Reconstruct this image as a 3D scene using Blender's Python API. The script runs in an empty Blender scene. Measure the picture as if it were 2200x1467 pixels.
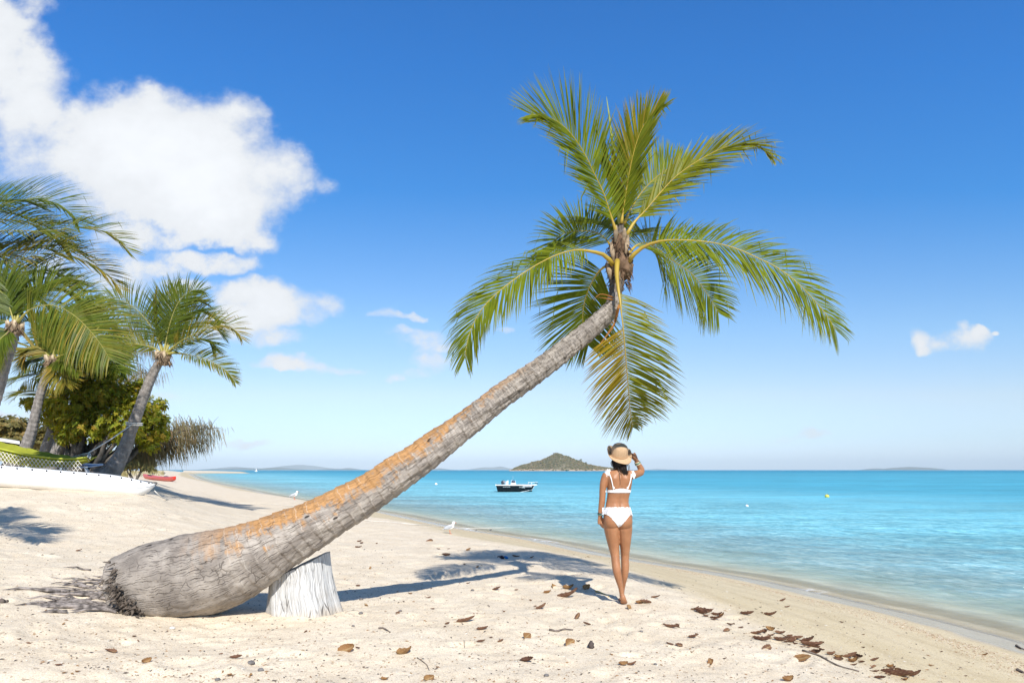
import bpy, math, random
import numpy as np
from mathutils import Vector, Matrix, noise as mnoise
from mathutils.bvhtree import BVHTree

SC = bpy.context.scene
COL = SC.collection
F, CX, HY, CAMZ = 1467.0, 1100.0, 1009.0, 2.3
R = math.radians
rng = random.Random(7)
UP = Vector((0, 0, 1))

# ------------------------------------------------------------------ helpers
def P(px, py, D):
    return Vector(((px - CX) / F * D, D, CAMZ + (HY - py) / F * D))

def tag(o, label=None, cat=None, group=None, kind=None):
    if label: o['label'] = label
    if cat: o['category'] = cat
    if group: o['group'] = group
    if kind: o['kind'] = kind
    return o

ORG = {}
def empty(name, loc, label=None, cat=None, group=None):
    o = bpy.data.objects.new(name, None)
    COL.objects.link(o)
    o.location = loc
    o.empty_display_size = 0.2
    ORG[o.name] = Vector(loc)
    return tag(o, label, cat, group)

def link_mesh(name, me, parent=None, loc=None):
    """verts are already relative to the parent's origin (or to loc)"""
    o = bpy.data.objects.new(name, me)
    COL.objects.link(o)
    if parent is not None:
        o.parent = parent
        ORG[o.name] = ORG[parent.name].copy()
    else:
        o.location = loc if loc is not None else (0, 0, 0)
        ORG[o.name] = Vector(o.location)
    return o

class MB:
    def __init__(s):
        s.v, s.f, s.a, s.m, s.uv = [], [], [], [], None
    def add(s, p, a=0.0):
        s.v.append((p[0], p[1], p[2])); s.a.append(a)
        return len(s.v) - 1
    def face(s, idx, mi=0):
        s.f.append(tuple(idx)); s.m.append(mi)
    def quad(s, a, b, c, d, mi=0):
        s.face((a, b, c, d), mi)
    def build(s, name, mats, parent=None, loc=None, smooth=True, attr=None):
        org = ORG[parent.name] if parent is not None else Vector(loc if loc is not None else (0, 0, 0))
        me = bpy.data.meshes.new(name)
        vs = np.array(s.v, dtype=np.float64).reshape(-1, 3) - np.array(org)
        me.from_pydata(vs.tolist(), [], s.f)
        if not isinstance(mats, (list, tuple)): mats = [mats]
        for m in mats: me.materials.append(m)
        if len(mats) > 1:
            me.polygons.foreach_set('material_index', s.m)
        if smooth:
            me.polygons.foreach_set('use_smooth', [True] * len(me.polygons))
        if attr:
            at = me.attributes.new(attr, 'FLOAT', 'POINT')
            at.data.foreach_set('value', s.a)
        me.update()
        return link_mesh(name, me, parent, loc)

def frames(pts):
    n = len(pts); T = []
    for i in range(n):
        t = pts[min(i + 1, n - 1)] - pts[max(i - 1, 0)]
        T.append(t.normalized() if t.length > 1e-9 else Vector((0, 0, 1)))
    a = Vector((0, 0, 1)) if abs(T[0].z) < 0.9 else Vector((0, -1, 0))
    u = (a - T[0] * a.dot(T[0])).normalized()
    out = []
    for t in T:
        u = (u - t * u.dot(t)).normalized()
        out.append((t, u, t.cross(u)))
    return out

def tube(mb, pts, rad, n=8, cap=True, a=0.0, flat=1.0, mi=0):
    pts = [Vector(p) for p in pts]
    fr = frames(pts)
    if not hasattr(rad, '__len__'): rad = [rad] * len(pts)
    rings = []
    for p, r, (t, u, w) in zip(pts, rad, fr):
        rings.append([mb.add(p + (u * (math.cos(k * 2 * math.pi / n) * flat) + w * math.sin(k * 2 * math.pi / n)) * r, a)
                      for k in range(n)])
    for i in range(len(rings) - 1):
        for k in range(n):
            k2 = (k + 1) % n
            mb.quad(rings[i][k], rings[i][k2], rings[i + 1][k2], rings[i + 1][k], mi)
    if cap:
        mb.face(rings[0][::-1], mi); mb.face(rings[-1], mi)

def catmull(pts, n):
    pts = [Vector(p) for p in pts]
    if len(pts) == 2:
        return [pts[0].lerp(pts[1], i / n) for i in range(n + 1)]
    q = [pts[0] * 2 - pts[1]] + pts + [pts[-1] * 2 - pts[-2]]
    fine = []
    for i in range(len(pts) - 1):
        p0, p1, p2, p3 = q[i:i + 4]
        for k in range(16):
            t = k / 16
            fine.append(0.5 * ((2 * p1) + (p2 - p0) * t + (2 * p0 - 5 * p1 + 4 * p2 - p3) * t * t + (3 * p1 - p0 - 3 * p2 + p3) * t ** 3))
    fine.append(pts[-1])
    L = [0]
    for i in range(1, len(fine)): L.append(L[-1] + (fine[i] - fine[i - 1]).length)
    out = []; j = 0
    for i in range(n + 1):
        s = L[-1] * i / n
        while j < len(L) - 2 and L[j + 1] < s: j += 1
        d = L[j + 1] - L[j]
        out.append(fine[j].lerp(fine[j + 1], (s - L[j]) / d if d > 0 else 0))
    return out

def box(mb, c, sx, sy, sz, mi=0, rot=None, bev=0.0):
    M = rot if rot is not None else Matrix.Identity(3)
    c = Vector(c); ids = []
    for z in (-.5, .5):
        for (x, y) in ((-.5, -.5), (.5, -.5), (.5, .5), (-.5, .5)):
            ids.append(mb.add(c + M @ Vector((x * sx, y * sy, z * sz))))
    a = ids
    for q in ((3, 2, 1, 0), (4, 5, 6, 7), (0, 1, 5, 4), (1, 2, 6, 5), (2, 3, 7, 6), (3, 0, 4, 7)):
        mb.face([a[i] for i in q], mi)

def ellipsoid(mb, c, rx, ry, rz, n=14, m=9, rot=None, a=0.0, mi=0, fn=None):
    M = rot if rot is not None else Matrix.Identity(3)
    c = Vector(c); rows = []
    for j in range(1, m):
        ph = math.pi * j / m; row = []
        for i in range(n):
            th = 2 * math.pi * i / n
            p = Vector((math.sin(ph) * math.cos(th), math.sin(ph) * math.sin(th), math.cos(ph)))
            k = fn(p) if fn else 1.0
            row.append(mb.add(c + M @ Vector((p.x * rx * k, p.y * ry * k, p.z * rz * k)), a))
        rows.append(row)
    top = mb.add(c + M @ Vector((0, 0, rz * (fn(Vector((0, 0, 1))) if fn else 1))), a)
    bot = mb.add(c + M @ Vector((0, 0, -rz * (fn(Vector((0, 0, -1))) if fn else 1))), a)
    for i in range(n):
        i2 = (i + 1) % n
        mb.face((top, rows[0][i], rows[0][i2]), mi)
        mb.face((bot, rows[-1][i2], rows[-1][i]), mi)
        for j in range(m - 2):
            mb.face((rows[j][i], rows[j + 1][i], rows[j + 1][i2], rows[j][i2]), mi)

# numpy value noise -------------------------------------------------------
def _h(ix, iy, seed):
    n = (ix.astype(np.int64) * 374761393 + iy.astype(np.int64) * 668265263 + seed * 1274126177) & 0xffffffff
    n = ((n ^ (n >> 13)) * 1274126177) & 0xffffffff
    n = n ^ (n >> 16)
    return (n & 0xffff) / 65535.0 * 2 - 1
def vnoise(x, y, seed=0):
    x = np.asarray(x, float); y = np.asarray(y, float)
    ix = np.floor(x); iy = np.floor(y)
    fx = x - ix; fy = y - iy
    fx = fx * fx * fx * (fx * (fx * 6 - 15) + 10); fy = fy * fy * fy * (fy * (fy * 6 - 15) + 10)
    a = _h(ix, iy, seed); b = _h(ix + 1, iy, seed); c = _h(ix, iy + 1, seed); d = _h(ix + 1, iy + 1, seed)
    return (a * (1 - fx) + b * fx) * (1 - fy) + (c * (1 - fx) + d * fx) * fy
def fbm(x, y, seed=0, oct=4, gain=.5):
    s = 0; a = 1; f = 1; t = 0
    for o in range(oct):
        s = s + a * vnoise(x * f + 17.3 * o, y * f - 9.1 * o, seed + o); t += a
        a *= gain; f *= 2.03
    return s / t

# ------------------------------------------------------------------ beach terrain
_px = [(2200, 1386), (2000, 1332), (1800, 1286), (1600, 1242), (1400, 1209), (1300, 1192), (1150, 1160), (1000, 1137), (900, 1117),
       (800, 1097), (640, 1074), (560, 1058.5), (500, 1045), (460, 1037.5), (430, 1029.5), (415, 1022), (405, 1018)]
_sh = [(9.3, -60), (8.4, -20), (7.6, 0), (7.1, 5)]
for (a, b) in _px:
    dd = CAMZ * F / (b - HY)
    _sh.append(((a - CX) / F * dd, dd))
_sh += [(-215, 440), (-420, 520), (-3000, 900)]
_sh3 = catmull([Vector((a, b, 0)) for a, b in _sh], 900)
# denser near the camera
SHX = np.array([p.x for p in _sh3]); SHY = np.array([p.y for p in _sh3])
_near = catmull([Vector((a, b, 0)) for a, b in _sh[:16]], 110)
_mk = SHY > _near[-1].y + .1
SHX, SHY = SHX[_mk], SHY[_mk]
_st = max(1, len(SHX) // 70)
SHX, SHY = np.concatenate([SHX[:-1:_st], SHX[-1:]]), np.concatenate([SHY[:-1:_st], SHY[-1:]])
SHX = np.concatenate([[p.x for p in _near], SHX])
SHY = np.concatenate([[p.y for p in _near], SHY])

def shore_d(x, y):
    """signed distance to the waterline, positive on land"""
    x = np.atleast_1d(np.asarray(x, float)).ravel(); y = np.atleast_1d(np.asarray(y, float)).ravel()
    out = np.empty_like(x)
    ax, ay, bx, by = SHX[:-1], SHY[:-1], SHX[1:], SHY[1:]
    ex, ey = bx - ax, by - ay; L2 = ex * ex + ey * ey + 1e-12
    for s in range(0, len(x), 6000):
        X = x[s:s + 6000, None]; Y = y[s:s + 6000, None]
        t = np.clip(((X - ax) * ex + (Y - ay) * ey) / L2, 0, 1)
        qx = X - ax - t * ex; qy = Y - ay - t * ey
        d2 = qx * qx + qy * qy
        k = np.argmin(d2, 1); r = np.arange(len(k))
        cr = ex[k] * (Y[:, 0] - ay[k]) - ey[k] * (X[:, 0] - ax[k])
        out[s:s + 6000] = np.sqrt(d2[r, k]) * np.sign(cr)
    return out

_pd = np.array([-4000, -300, -60, -20, -8, -2, 0, 2, 4.2, 5.4, 9.5, 14, 20, 30, 60, 200, 5000.])
_pz = np.array([-12, -8, -3.6, -1.7, -.8, -.2, 0, .30, .72, .85, .99, 1.56, 1.97, 2.08, 2.12, 2.2, 2.2])
_td = np.concatenate([np.arange(-30, 40, .1)])
_tz = np.interp(_td, _pd, _pz)
_k = np.hanning(13); _k /= _k.sum()
_tzs = np.convolve(np.pad(_tz, 6, mode='edge'), _k, mode='valid')
def zprof(d):
    return np.where((d > -29) & (d < 39), np.interp(d, _td, _tzs), np.interp(d, _pd, _pz))

_fr = np.random.RandomState(5)
FOOT = []
for i in range(520):
    FOOT.append((_fr.uniform(-8, 3.5), _fr.uniform(3.2, 15), _fr.uniform(0, math.pi), _fr.uniform(.05, .085), _fr.uniform(.09, .15), _fr.uniform(.008, .021)))

def gheight(x, y, d=None, detail=True):
    x = np.atleast_1d(np.asarray(x, float)).ravel(); y = np.atleast_1d(np.asarray(y, float)).ravel()
    if d is None: d = shore_d(x, y)
    z = zprof(d)
    far = np.clip((y - 25) / 50, 0, 1)
    up_ = np.clip((y - 8.5) / 6.5, 0, 1); up_ = up_ * up_ * (3 - 2 * up_)
    bo = np.maximum(.32 * far * np.clip((16 - d) / 12, 0, 1), .46 * up_ * np.clip((d - 7.8) / 3.2, 0, 1) * np.clip((60 - y) / 25, .0, 1))
    z = np.where(d > 0, z * (1 + bo), z)
    z = np.where(z > 1.7, 1.7 + .36 * (1 - np.exp(-(z - 1.7) / .36)), z)
    if detail:
        dry = np.clip((d - 3.9 + .5 * vnoise(x * .8, y * .8, 3)) / 1.1, 0, 1)
        amp = .10 + .90 * dry
        land = np.clip((d + .3) / .8, 0, 1)
        n = .024 * fbm(x * 1.1, y * 1.1, 11, 2) + .016 * fbm(x * 3.1, y * 3.1, 21, 3) + .007 * fbm(x * 11, y * 11, 31, 2)
        z = z + n * amp * land
        # the little scarp where dry sand ends
        z = z + .03 * np.exp(-((d - 4.9) / .55) ** 2) * (.6 + .6 * vnoise(x * 1.3, y * 1.3, 9)) * land
        near = np.nonzero((y > 2.7) & (y < 15.5) & (d > 4.4) & (x > -8.5) & (x < 4))[0]
        if len(near):
            xs = x[near]; ysn = y[near]; od = np.argsort(ysn, kind='stable'); near = near[od]; xs = xs[od]; ysn = ysn[od]
            for (fx, fy, an, w, l, dp) in FOOT:
                i0, i1 = np.searchsorted(ysn, (fy - .45, fy + .45))
                if i0 == i1: continue
                xx = xs[i0:i1]; m = np.abs(xx - fx) < .45
                if not m.any(): continue
                ca, sa = math.cos(an), math.sin(an)
                ex = xx[m] - fx; ey = ysn[i0:i1][m] - fy
                u = (ex * ca + ey * sa) / l; v = (-ex * sa + ey * ca) / w
                r2 = u * u + v * v
                z[near[i0:i1][m]] += dp * (-np.exp(-r2) + .55 * np.exp(-(np.sqrt(r2) - 1.5) ** 2 * 3))
    return z

def gz(x, y):
    return float(gheight(x, y)[0])

def G(px, py):
    """where the view ray through a photo pixel meets the sand"""
    D = np.concatenate([2.2 * 1.012 ** np.arange(560)])
    x = (px - CX) / F * D; z = CAMZ + (HY - py) / F * D
    g = gheight(x, D, detail=False)
    i = int(np.argmax(z < g)) if (z < g).any() else len(D) - 1
    if i == 0: i = 1
    a, b = D[i - 1], D[i]
    for _ in range(12):
        m = (a + b) / 2
        if CAMZ + (HY - py) / F * m < gz((px - CX) / F * m, m): b = m
        else: a = m
    D0 = (a + b) / 2
    X = (px - CX) / F * D0
    return Vector((X, D0, gz(X, D0)))

# ------------------------------------------------------------------ node helper
class NT:
    def __init__(s, tree):
        s.t = tree; s.n = tree.nodes; s.l = tree.links
    def node(s, typ, **kw):
        n = s.n.new(typ)
        for k, v in kw.items():
            if k.startswith('i_'):
                key = k[2:]
                key = int(key) if key.isdigit() else key.replace('_', ' ')
                s.put(n.inputs[key], v)
            else: setattr(n, k, v)
        return n
    def put(s, sock, v):
        if isinstance(v, bpy.types.NodeSocket): s.l.new(v, sock)
        elif isinstance(v, bpy.types.Node): s.l.new(v.outputs[0], sock)
        else:
            if hasattr(sock.default_value, '__len__') and not isinstance(v, (int, float)):
                v = tuple(v)
                if len(sock.default_value) == 4 and len(v) == 3: v = v + (1,)
            elif hasattr(sock.default_value, '__len__'): v = (v,) * len(sock.default_value)
            sock.default_value = v
    def math(s, op, a, b=0.0, c=0.0, clamp=False):
        n = s.n.new('ShaderNodeMath'); n.operation = op; n.use_clamp = clamp
        s.put(n.inputs[0], a); s.put(n.inputs[1], b); s.put(n.inputs[2], c)
        return n.outputs[0]
    def vmath(s, op, a, b=None, c=None):
        n = s.n.new('ShaderNodeVectorMath'); n.operation = op
        s.put(n.inputs[0], a)
        if b is not None: s.put(n.inputs[3] if op == 'SCALE' else n.inputs[1], b)
        if c is not None: s.put(n.inputs[2], c)
        return n.outputs['Value'] if op in ('LENGTH', 'DOT_PRODUCT', 'DISTANCE') else n.outputs[0]
    def mix(s, f, a, b, blend='MIX'):
        n = s.n.new('ShaderNodeMix'); n.data_type = 'RGBA'; n.blend_type = blend
        s.put(n.inputs[0], f); s.put(n.inputs[6], a); s.put(n.inputs[7], b)
        return n.outputs[2]
    def ramp(s, x, a, b, lo=0.0, hi=1.0, smooth=True):
        n = s.n.new('ShaderNodeMapRange'); n.interpolation_type = 'SMOOTHSTEP' if smooth else 'LINEAR'
        for i, v in enumerate((x, a, b, lo, hi)): s.put(n.inputs[i], v)
        return n.outputs[0]
    def noise(s, vec, scale, detail=3, rough=.55, dist=0.0, out=0):
        n = s.n.new('ShaderNodeTexNoise')
        if vec is not None: s.put(n.inputs['Vector'], vec)
        s.put(n.inputs['Scale'], scale); s.put(n.inputs['Detail'], detail)
        s.put(n.inputs['Roughness'], rough); s.put(n.inputs['Distortion'], dist)
        return n.outputs[out]
    def voro(s, vec, scale, feature='F1', out=0, rand=1.0):
        n = s.n.new('ShaderNodeTexVoronoi'); n.feature = feature
        if vec is not None: s.put(n.inputs['Vector'], vec)
        s.put(n.inputs['Scale'], scale); s.put(n.inputs['Randomness'], rand)
        return n.outputs[out]
    def attr(s, name, out='Fac'):
        n = s.n.new('ShaderNodeAttribute'); n.attribute_name = name
        return n.outputs[out]
    def bump(s, h, strength=.5, dist=.02, normal=None):
        n = s.n.new('ShaderNodeBump'); s.put(n.inputs['Strength'], strength); s.put(n.inputs['Distance'], dist)
        s.put(n.inputs['Height'], h)
        if normal is not None: s.put(n.inputs['Normal'], normal)
        return n.outputs[0]

def new_mat(name):
    m = bpy.data.materials.new(name); m.use_nodes = True
    m.node_tree.nodes.clear()
    t = NT(m.node_tree)
    out = t.node('ShaderNodeOutputMaterial')
    return m, t, out

def simple(name, col, rough=.6, spec=.3, metal=0.0, var=.12, vscale=8.0, bump=0.0, bscale=40.0):
    m, t, out = new_mat(name)
    pos = t.node('ShaderNodeNewGeometry').outputs['Position']
    n = t.noise(pos, vscale, 3)
    k = t.ramp(n, .3, .7, 1 - var, 1 + var)
    c = t.vmath('SCALE', col, k)
    b = t.node('ShaderNodeBsdfPrincipled', i_Roughness=rough, i_Metallic=metal)
    t.put(b.inputs['Base Color'], c); b.inputs['Specular IOR Level'].default_value = spec
    if bump > 0:
        t.put(b.inputs['Normal'], t.bump(t.noise(pos, bscale, 4), bump, .01))
    t.l.new(b.outputs[0], out.inputs[0])
    return m
EXPOSURE = 0.0
SKYTINT = (1, 1, 1)
CLOUD = 9.0
DRY1, DRY2 = (.60, .515, .40), (.68, .60, .48)
DAMP1, DAMP2 = (.50, .405, .275), (.56, .46, .32)
SEA0, SEA1, SEA2, SEA3 = (.22, .44, .47), (.10, .40, .50), (.045, .29, .40), (.018, .19, .33)
EXPOSURE = 0.3
SKYRAMP = [(0, (.92, 1.20, 1.75)), (.05, (1.15, 1.20, 1.42)), (.11, (1.25, 1.16, 1.20)), (.21, (1.02, 1.18, 1.30)), (.41, (.42, .98, 1.50)), (.65, (.28, .90, 1.55))]
SEAREF = .24
SEA0, SEA1, SEA2, SEA3 = (.22, .46, .50), (.09, .42, .56), (.030, .30, .46), (.008, .22, .40)
HAZE = 1.1e-4
HAZE = 7e-5
CLOUD = 7.6
SKYRAMP = [(0, (1.0, 1.22, 1.75)), (.05, (1.10, 1.20, 1.46)), (.11, (1.25, 1.16, 1.20)), (.21, (.98, 1.16, 1.30)), (.41, (.42, .98, 1.50)), (.60, (.28, .92, 1.58)), (.70, (.4, .92, 1.4))]
SEAREF = .20
SEA0, SEA1, SEA2, SEA3 = (.42, .66, .66), (.17, .52, .62), (.050, .36, .50), (.010, .27, .43)
DRY1, DRY2 = (.60, .50, .365), (.68, .58, .44)
HAZE = 9e-5
SEA0, SEA1, SEA2, SEA3 = (.36, .62, .68), (.15, .50, .62), (.050, .35, .50), (.010, .26, .42)
DAMP1, DAMP2 = (.55, .45, .29), (.61, .51, .345)
SEA3 = (.006, .25, .40)
DRY1, DRY2 = (.62, .512, .362), (.70, .592, .438)
SKYRAMP = [(0, (1.0, 1.20, 1.75)), (.05, (1.08, 1.18, 1.46)), (.11, (1.25, 1.16, 1.20)), (.21, (.98, 1.18, 1.32)), (.41, (.33, 1.0, 1.50)), (.60, (.25, .95, 1.58)), (.70, (.28, .68, 1.05))]
SEA0, SEA1, SEA2, SEA3 = (.37, .62, .66), (.16, .50, .60), (.065, .355, .48), (.010, .25, .385)
SKYRAMP = [(0, (.98, 1.16, 1.75)), (.05, (.98, 1.10, 1.40)), (.11, (1.20, 1.14, 1.20)), (.21, (.96, 1.17, 1.32)), (.41, (.31, .98, 1.50)), (.60, (.25, .97, 1.65)), (.72, (.25, .95, 1.65)), (.95, (.30, .68, 1.05))]
DRY1, DRY2 = (.68, .568, .415), (.76, .652, .495)
SEA0 = (.44, .64, .62)
SEA0, SEA1, SEA2 = (.48, .68, .66), (.22, .57, .66), (.075, .375, .50)
SEA0 = (.44, .68, .74)
DAMP1, DAMP2 = (.57, .46, .275), (.63, .52, .33)
# ------------------------------------------------------------------ camera, sun, sky
cam = bpy.data.cameras.new('camera'); camo = bpy.data.objects.new('camera', cam); COL.objects.link(camo)
cam.lens = 24; cam.sensor_width = 36; cam.shift_y = (1009 - 733.5) / 2200
camo.location = (0, 0, CAMZ); camo.rotation_euler = (R(90), 0, 0)
cam.clip_start = .05; cam.clip_end = 60000
SC.camera = camo
SC.view_settings.view_transform = 'Standard'; SC.view_settings.look = 'None'
SC.view_settings.exposure = EXPOSURE; SC.view_settings.gamma = 1

sdir = Vector((-.27, 1.07, -1.0)).normalized()
sl = bpy.data.lights.new('sun', 'SUN'); sl.energy = 5.0; sl.angle = R(.53); sl.color = (1, .955, .88)
so = bpy.data.objects.new('sun', sl); COL.objects.link(so)
so.rotation_euler = sdir.to_track_quat('-Z', 'Y').to_euler(); so.location = (3, -12, 14)
SUN_EL = math.asin(-sdir.z); SUN_AZ = math.atan2(-sdir.x, -sdir.y)

W = bpy.data.worlds.new('World'); SC.world = W; W.use_nodes = True
W.node_tree.nodes.clear()
t = NT(W.node_tree)
sky = t.node('ShaderNodeTexSky', sky_type='NISHITA', sun_disc=False, sun_elevation=SUN_EL, sun_rotation=SUN_AZ,
             altitude=0, air_density=1.0, dust_density=.35, ozone_density=3.0)
gen = t.node('ShaderNodeTexCoord').outputs['Generated']
sep = t.node('ShaderNodeSeparateXYZ'); t.put(sep.inputs[0], gen)
yy = t.math('MAXIMUM', sep.outputs[1], .02)
u = t.math('DIVIDE', sep.outputs[0], yy); v = t.math('DIVIDE', sep.outputs[2], yy)
uv = t.node('ShaderNodeCombineXYZ'); t.put(uv.inputs[0], u); t.put(uv.inputs[1], v)
uvo = uv.outputs[0]
# each cloud puff: centre and half-size in photo pixels, strength
PUFF = [(-40, 110, 120, 120, 1.15), (45, 190, 105, 120, 1.1), (75, 300, 120, 95, .72), (-30, 250, 120, 120, .62), (215, 255, 95, 75, .95), (270, 300, 190, 115, 1.3), (380, 320, 190, 110, 1.4),
        (440, 385, 190, 110, 1.35), (330, 400, 170, 90, 1.05), (470, 260, 90, 62, 1.0), (560, 350, 110, 62, 1.0), (610, 345, 75, 50, .72), (640, 355, 45, 45, 0.66), (455, 460, 110, 52, 1.0), (555, 505, 50, 34, 0.66),
        (440, 553, 125, 25, .62), (520, 560, 50, 20, .62), (300, 500, 120, 40, 0.59), (150, 400, 110, 50, 0.55), (330, 575, 110, 20, 0.46), (230, 600, 110, 60, 0.48),
        (560, 635, 105, 46, 1.0), (600, 665, 110, 50, .95), (520, 690, 110, 45, .95), (715, 662, 34, 28, .75), (580, 735, 80, 20, .6), (410, 605, 75, 18, 0.66), (360, 850, 60, 16, 0.40),
        (820, 682, 40, 13, 0.66), (880, 686, 36, 10, 0.59), (850, 722, 36, 12, 0.48), (900, 740, 70, 26, 0.48), (925, 785, 52, 30, 0.55), (890, 812, 55, 14, 0.45), (615, 787, 95, 17, 0.69), (720, 795, 80, 11, 0.37),
        (1088, 703, 26, 9, 0.55), (955, 748, 34, 12, 0.55), (2060, 727, 55, 36, .62), (2085, 715, 30, 26, 0.66), (1972, 735, 26, 30, 0.73), (2010, 738, 42, 20, 0.66), (2125, 714, 14, 8, 0.53), (1755, 921, 42, 13, 0.59), (1700, 928, 60, 9, 0.33),
        (540, 937, 65, 11, 0.55), (25, 888, 70, 14, .6), (2040, 888, 55, 10, 0.26), (700, 385, 30, 22, 0.37), (70, 15, 50, 40, .55), (190, 530, 170, 95, .40), (330, 635, 130, 45, .42), (690, 385, 40, 26, .36), (655, 335, 40, 26, .45), (1900, 888, 120, 8, .26)]
wrp = t.noise(uvo, 7.0, 4, .6, out=1)
wv = t.vmath('SCALE', t.vmath('SUBTRACT', wrp, (.5, .5, .5)), .085)
uvw = t.vmath('ADD', uvo, wv)
wrp2 = t.noise(uvo, 32.0, 4, .65, out=1)
uvw = t.vmath('ADD', uvw, t.vmath('SCALE', t.vmath('SUBTRACT', wrp2, (.5, .5, .5)), .016))
acc = None
for (a, b, sa, sb, st) in PUFF:
    c = ((a - CX) / F, (HY - b) / F, 0)
    d = t.vmath('MULTIPLY', t.vmath('SUBTRACT', uvw, c), (F / (sa * 1.35), F / (sb * 1.35), 0))
    q = t.math('MULTIPLY', t.math('SUBTRACT', 1.0, t.vmath('DOT_PRODUCT', d, d), clamp=True), st)
    if acc is None: acc = q
    else: acc = t.math('SMOOTH_MAX', acc, q, .14)
acc = t.math('MULTIPLY', t.math('MAXIMUM', t.math('SUBTRACT', acc, .11), 0.0), 1.12)
fb = t.noise(t.vmath('MULTIPLY', uvo, (1, 1.25, 1)), 12.0, 12, .66)
fb2 = t.noise(uvo, 5.0, 5, .5)
dens = t.math('ADD', acc, t.math('MULTIPLY', t.math('SUBTRACT', fb, .5), t.ramp(acc, 0, .30, 0, 1.7)))
dens = t.math('ADD', dens, t.math('MULTIPLY', t.math('SUBTRACT', fb2, .5), t.ramp(acc, 0, .35, 0, .35)))
cl = t.ramp(dens, .05, t.ramp(fb2, .36, .64, 1.15, .58), 0, 1)
front = t.ramp(sep.outputs[1], .05, .12)
cl = t.math('MULTIPLY', cl, front)
# thin high veil
vl = t.ramp(t.noise(t.vmath('MULTIPLY', uvo, (1.2, 4.5, 1)), 3.0, 6, .6), .45, .8, 0, .10)
cl = t.math('MAXIMUM', cl, t.math('MULTIPLY', vl, t.math('MULTIPLY', front, t.ramp(v, .02, .20, 1, 0))))
rp = t.node('ShaderNodeValToRGB'); t.put(rp.inputs[0], t.ramp(v, 0.0, 1.2, 0, 1, smooth=False))
el = rp.color_ramp.elements
while len(el) < len(SKYRAMP): el.new(.5)
for e, (pp, cc) in zip(el, SKYRAMP):
    e.position = pp / 1.2; e.color = tuple(c_ / 4 for c_ in cc) + (1,)
skyc = t.vmath('MULTIPLY', sky.outputs[0], t.vmath('SCALE', rp.outputs[0], 4.0))
lo = t.ramp(v, 0.0, .30, 1, 0, smooth=False)
cbr = t.math('ADD', t.ramp(dens, .3, 1.8, .90, 1.07), t.math('MULTIPLY', t.math('SUBTRACT', fb2, .5), .22))
ccol = t.vmath('SCALE', (.97 * CLOUD, 1.0 * CLOUD, 1.04 * CLOUD), cbr)
# unseen cloud added behind and above the camera to whiten the fill light
bk = t.ramp(t.noise(t.vmath('MULTIPLY', gen, (1, 1, 2.2)), 3.2, 7, .58), .50, .66)
bk = t.math('MULTIPLY', bk, t.math('MAXIMUM', t.ramp(sep.outputs[1], -.05, -.3), t.ramp(v, .95, 1.3)))
cl = t.math('MAXIMUM', cl, t.math('MULTIPLY', bk, t.math('MULTIPLY', t.ramp(sep.outputs[2], .02, .12), .55)))
final = t.mix(cl, skyc, ccol)
bg = t.node('ShaderNodeBackground'); t.put(bg.inputs[0], final); bg.inputs[1].default_value = .10
ow = t.node('ShaderNodeOutputWorld'); t.l.new(bg.outputs[0], ow.inputs[0])

# ------------------------------------------------------------------ sand (one sheet, from the dunes to the sea bed)
def grid_mesh(name, ys, us, zfun, mat, attrs=None, ycl=3.0):
    Y, U = np.meshgrid(ys, us, indexing='ij')
    X = np.clip(U, -.8, .8) * np.maximum(Y, ycl) + np.sign(U) * np.maximum(np.abs(U) - .8, 0) * np.maximum(Y, 45)
    x = X.ravel(); y = Y.ravel()
    z, at = zfun(x, y)
    nr, nc = X.shape
    co = np.stack([x, y, z], 1).astype(np.float32)
    idx = np.arange(nr * nc).reshape(nr, nc)
    fa = np.stack([idx[:-1, :-1], idx[:-1, 1:], idx[1:, 1:], idx[1:, :-1]], -1).reshape(-1, 4)
    me = bpy.data.meshes.new(name)
    me.vertices.add(len(co)); me.vertices.foreach_set('co', co.ravel())
    me.loops.add(fa.size); me.loops.foreach_set('vertex_index', fa.ravel().astype(np.int32))
    me.polygons.add(len(fa)); me.polygons.foreach_set('loop_start', np.arange(0, fa.size, 4, dtype=np.int32))
    try: me.polygons.foreach_set('loop_total', np.full(len(fa), 4, dtype=np.int32))
    except Exception: pass
    me.update(calc_edges=True)
    me.polygons.foreach_set('use_smooth', np.ones(len(fa), dtype=bool))
    for k, val in at.items():
        a = me.attributes.new(k, 'FLOAT', 'POINT'); a.data.foreach_set('value', val.astype(np.float32))
    me.materials.append(mat)
    return link_mesh(name, me)

def seq(a, b, k):
    n = int(math.log(b / a) / math.log(1 + k)) + 1
    return a * (b / a) ** (np.arange(n) / n)
def uaxis(fine, lim=.80, far=1.7):
    a = np.arange(-lim, lim + 1e-6, fine)
    s = []; w = lim; st = fine
    while w < far:
        st *= 1.14; w += st; s.append(w)
    s = np.array(s)
    return np.concatenate([-s[::-1], a, s])

# --- sand material
m_sand, t, out = new_mat('sand')
geo = t.node('ShaderNodeNewGeometry'); pos = geo.outputs['Position']
d = t.attr('shore')
dj = t.math('ADD', d, t.math('MULTIPLY', t.math('SUBTRACT', t.noise(pos, .9, 4), .5), 1.7))
damp = t.ramp(dj, 3.9, 5.0, 1, 0)                      # damp beach face
wet = t.math('MULTIPLY', t.ramp(t.math('ADD', d, t.math('MULTIPLY', t.math('SUBTRACT', t.noise(pos, 1.2, 3), .5), .5)), .55, 1.05, 1, 0), t.ramp(d, -.5, -.05))
bed = t.ramp(d, -1.2, -.1, 1, 0)
dry_c = t.mix(t.ramp(t.noise(pos, 2.3, 4), .3, .7), DRY1, DRY2)
damp_c = t.mix(t.ramp(t.noise(pos, 1.4, 5), .3, .7), DAMP1, DAMP2)
col = t.mix(damp, dry_c, damp_c)
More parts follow.
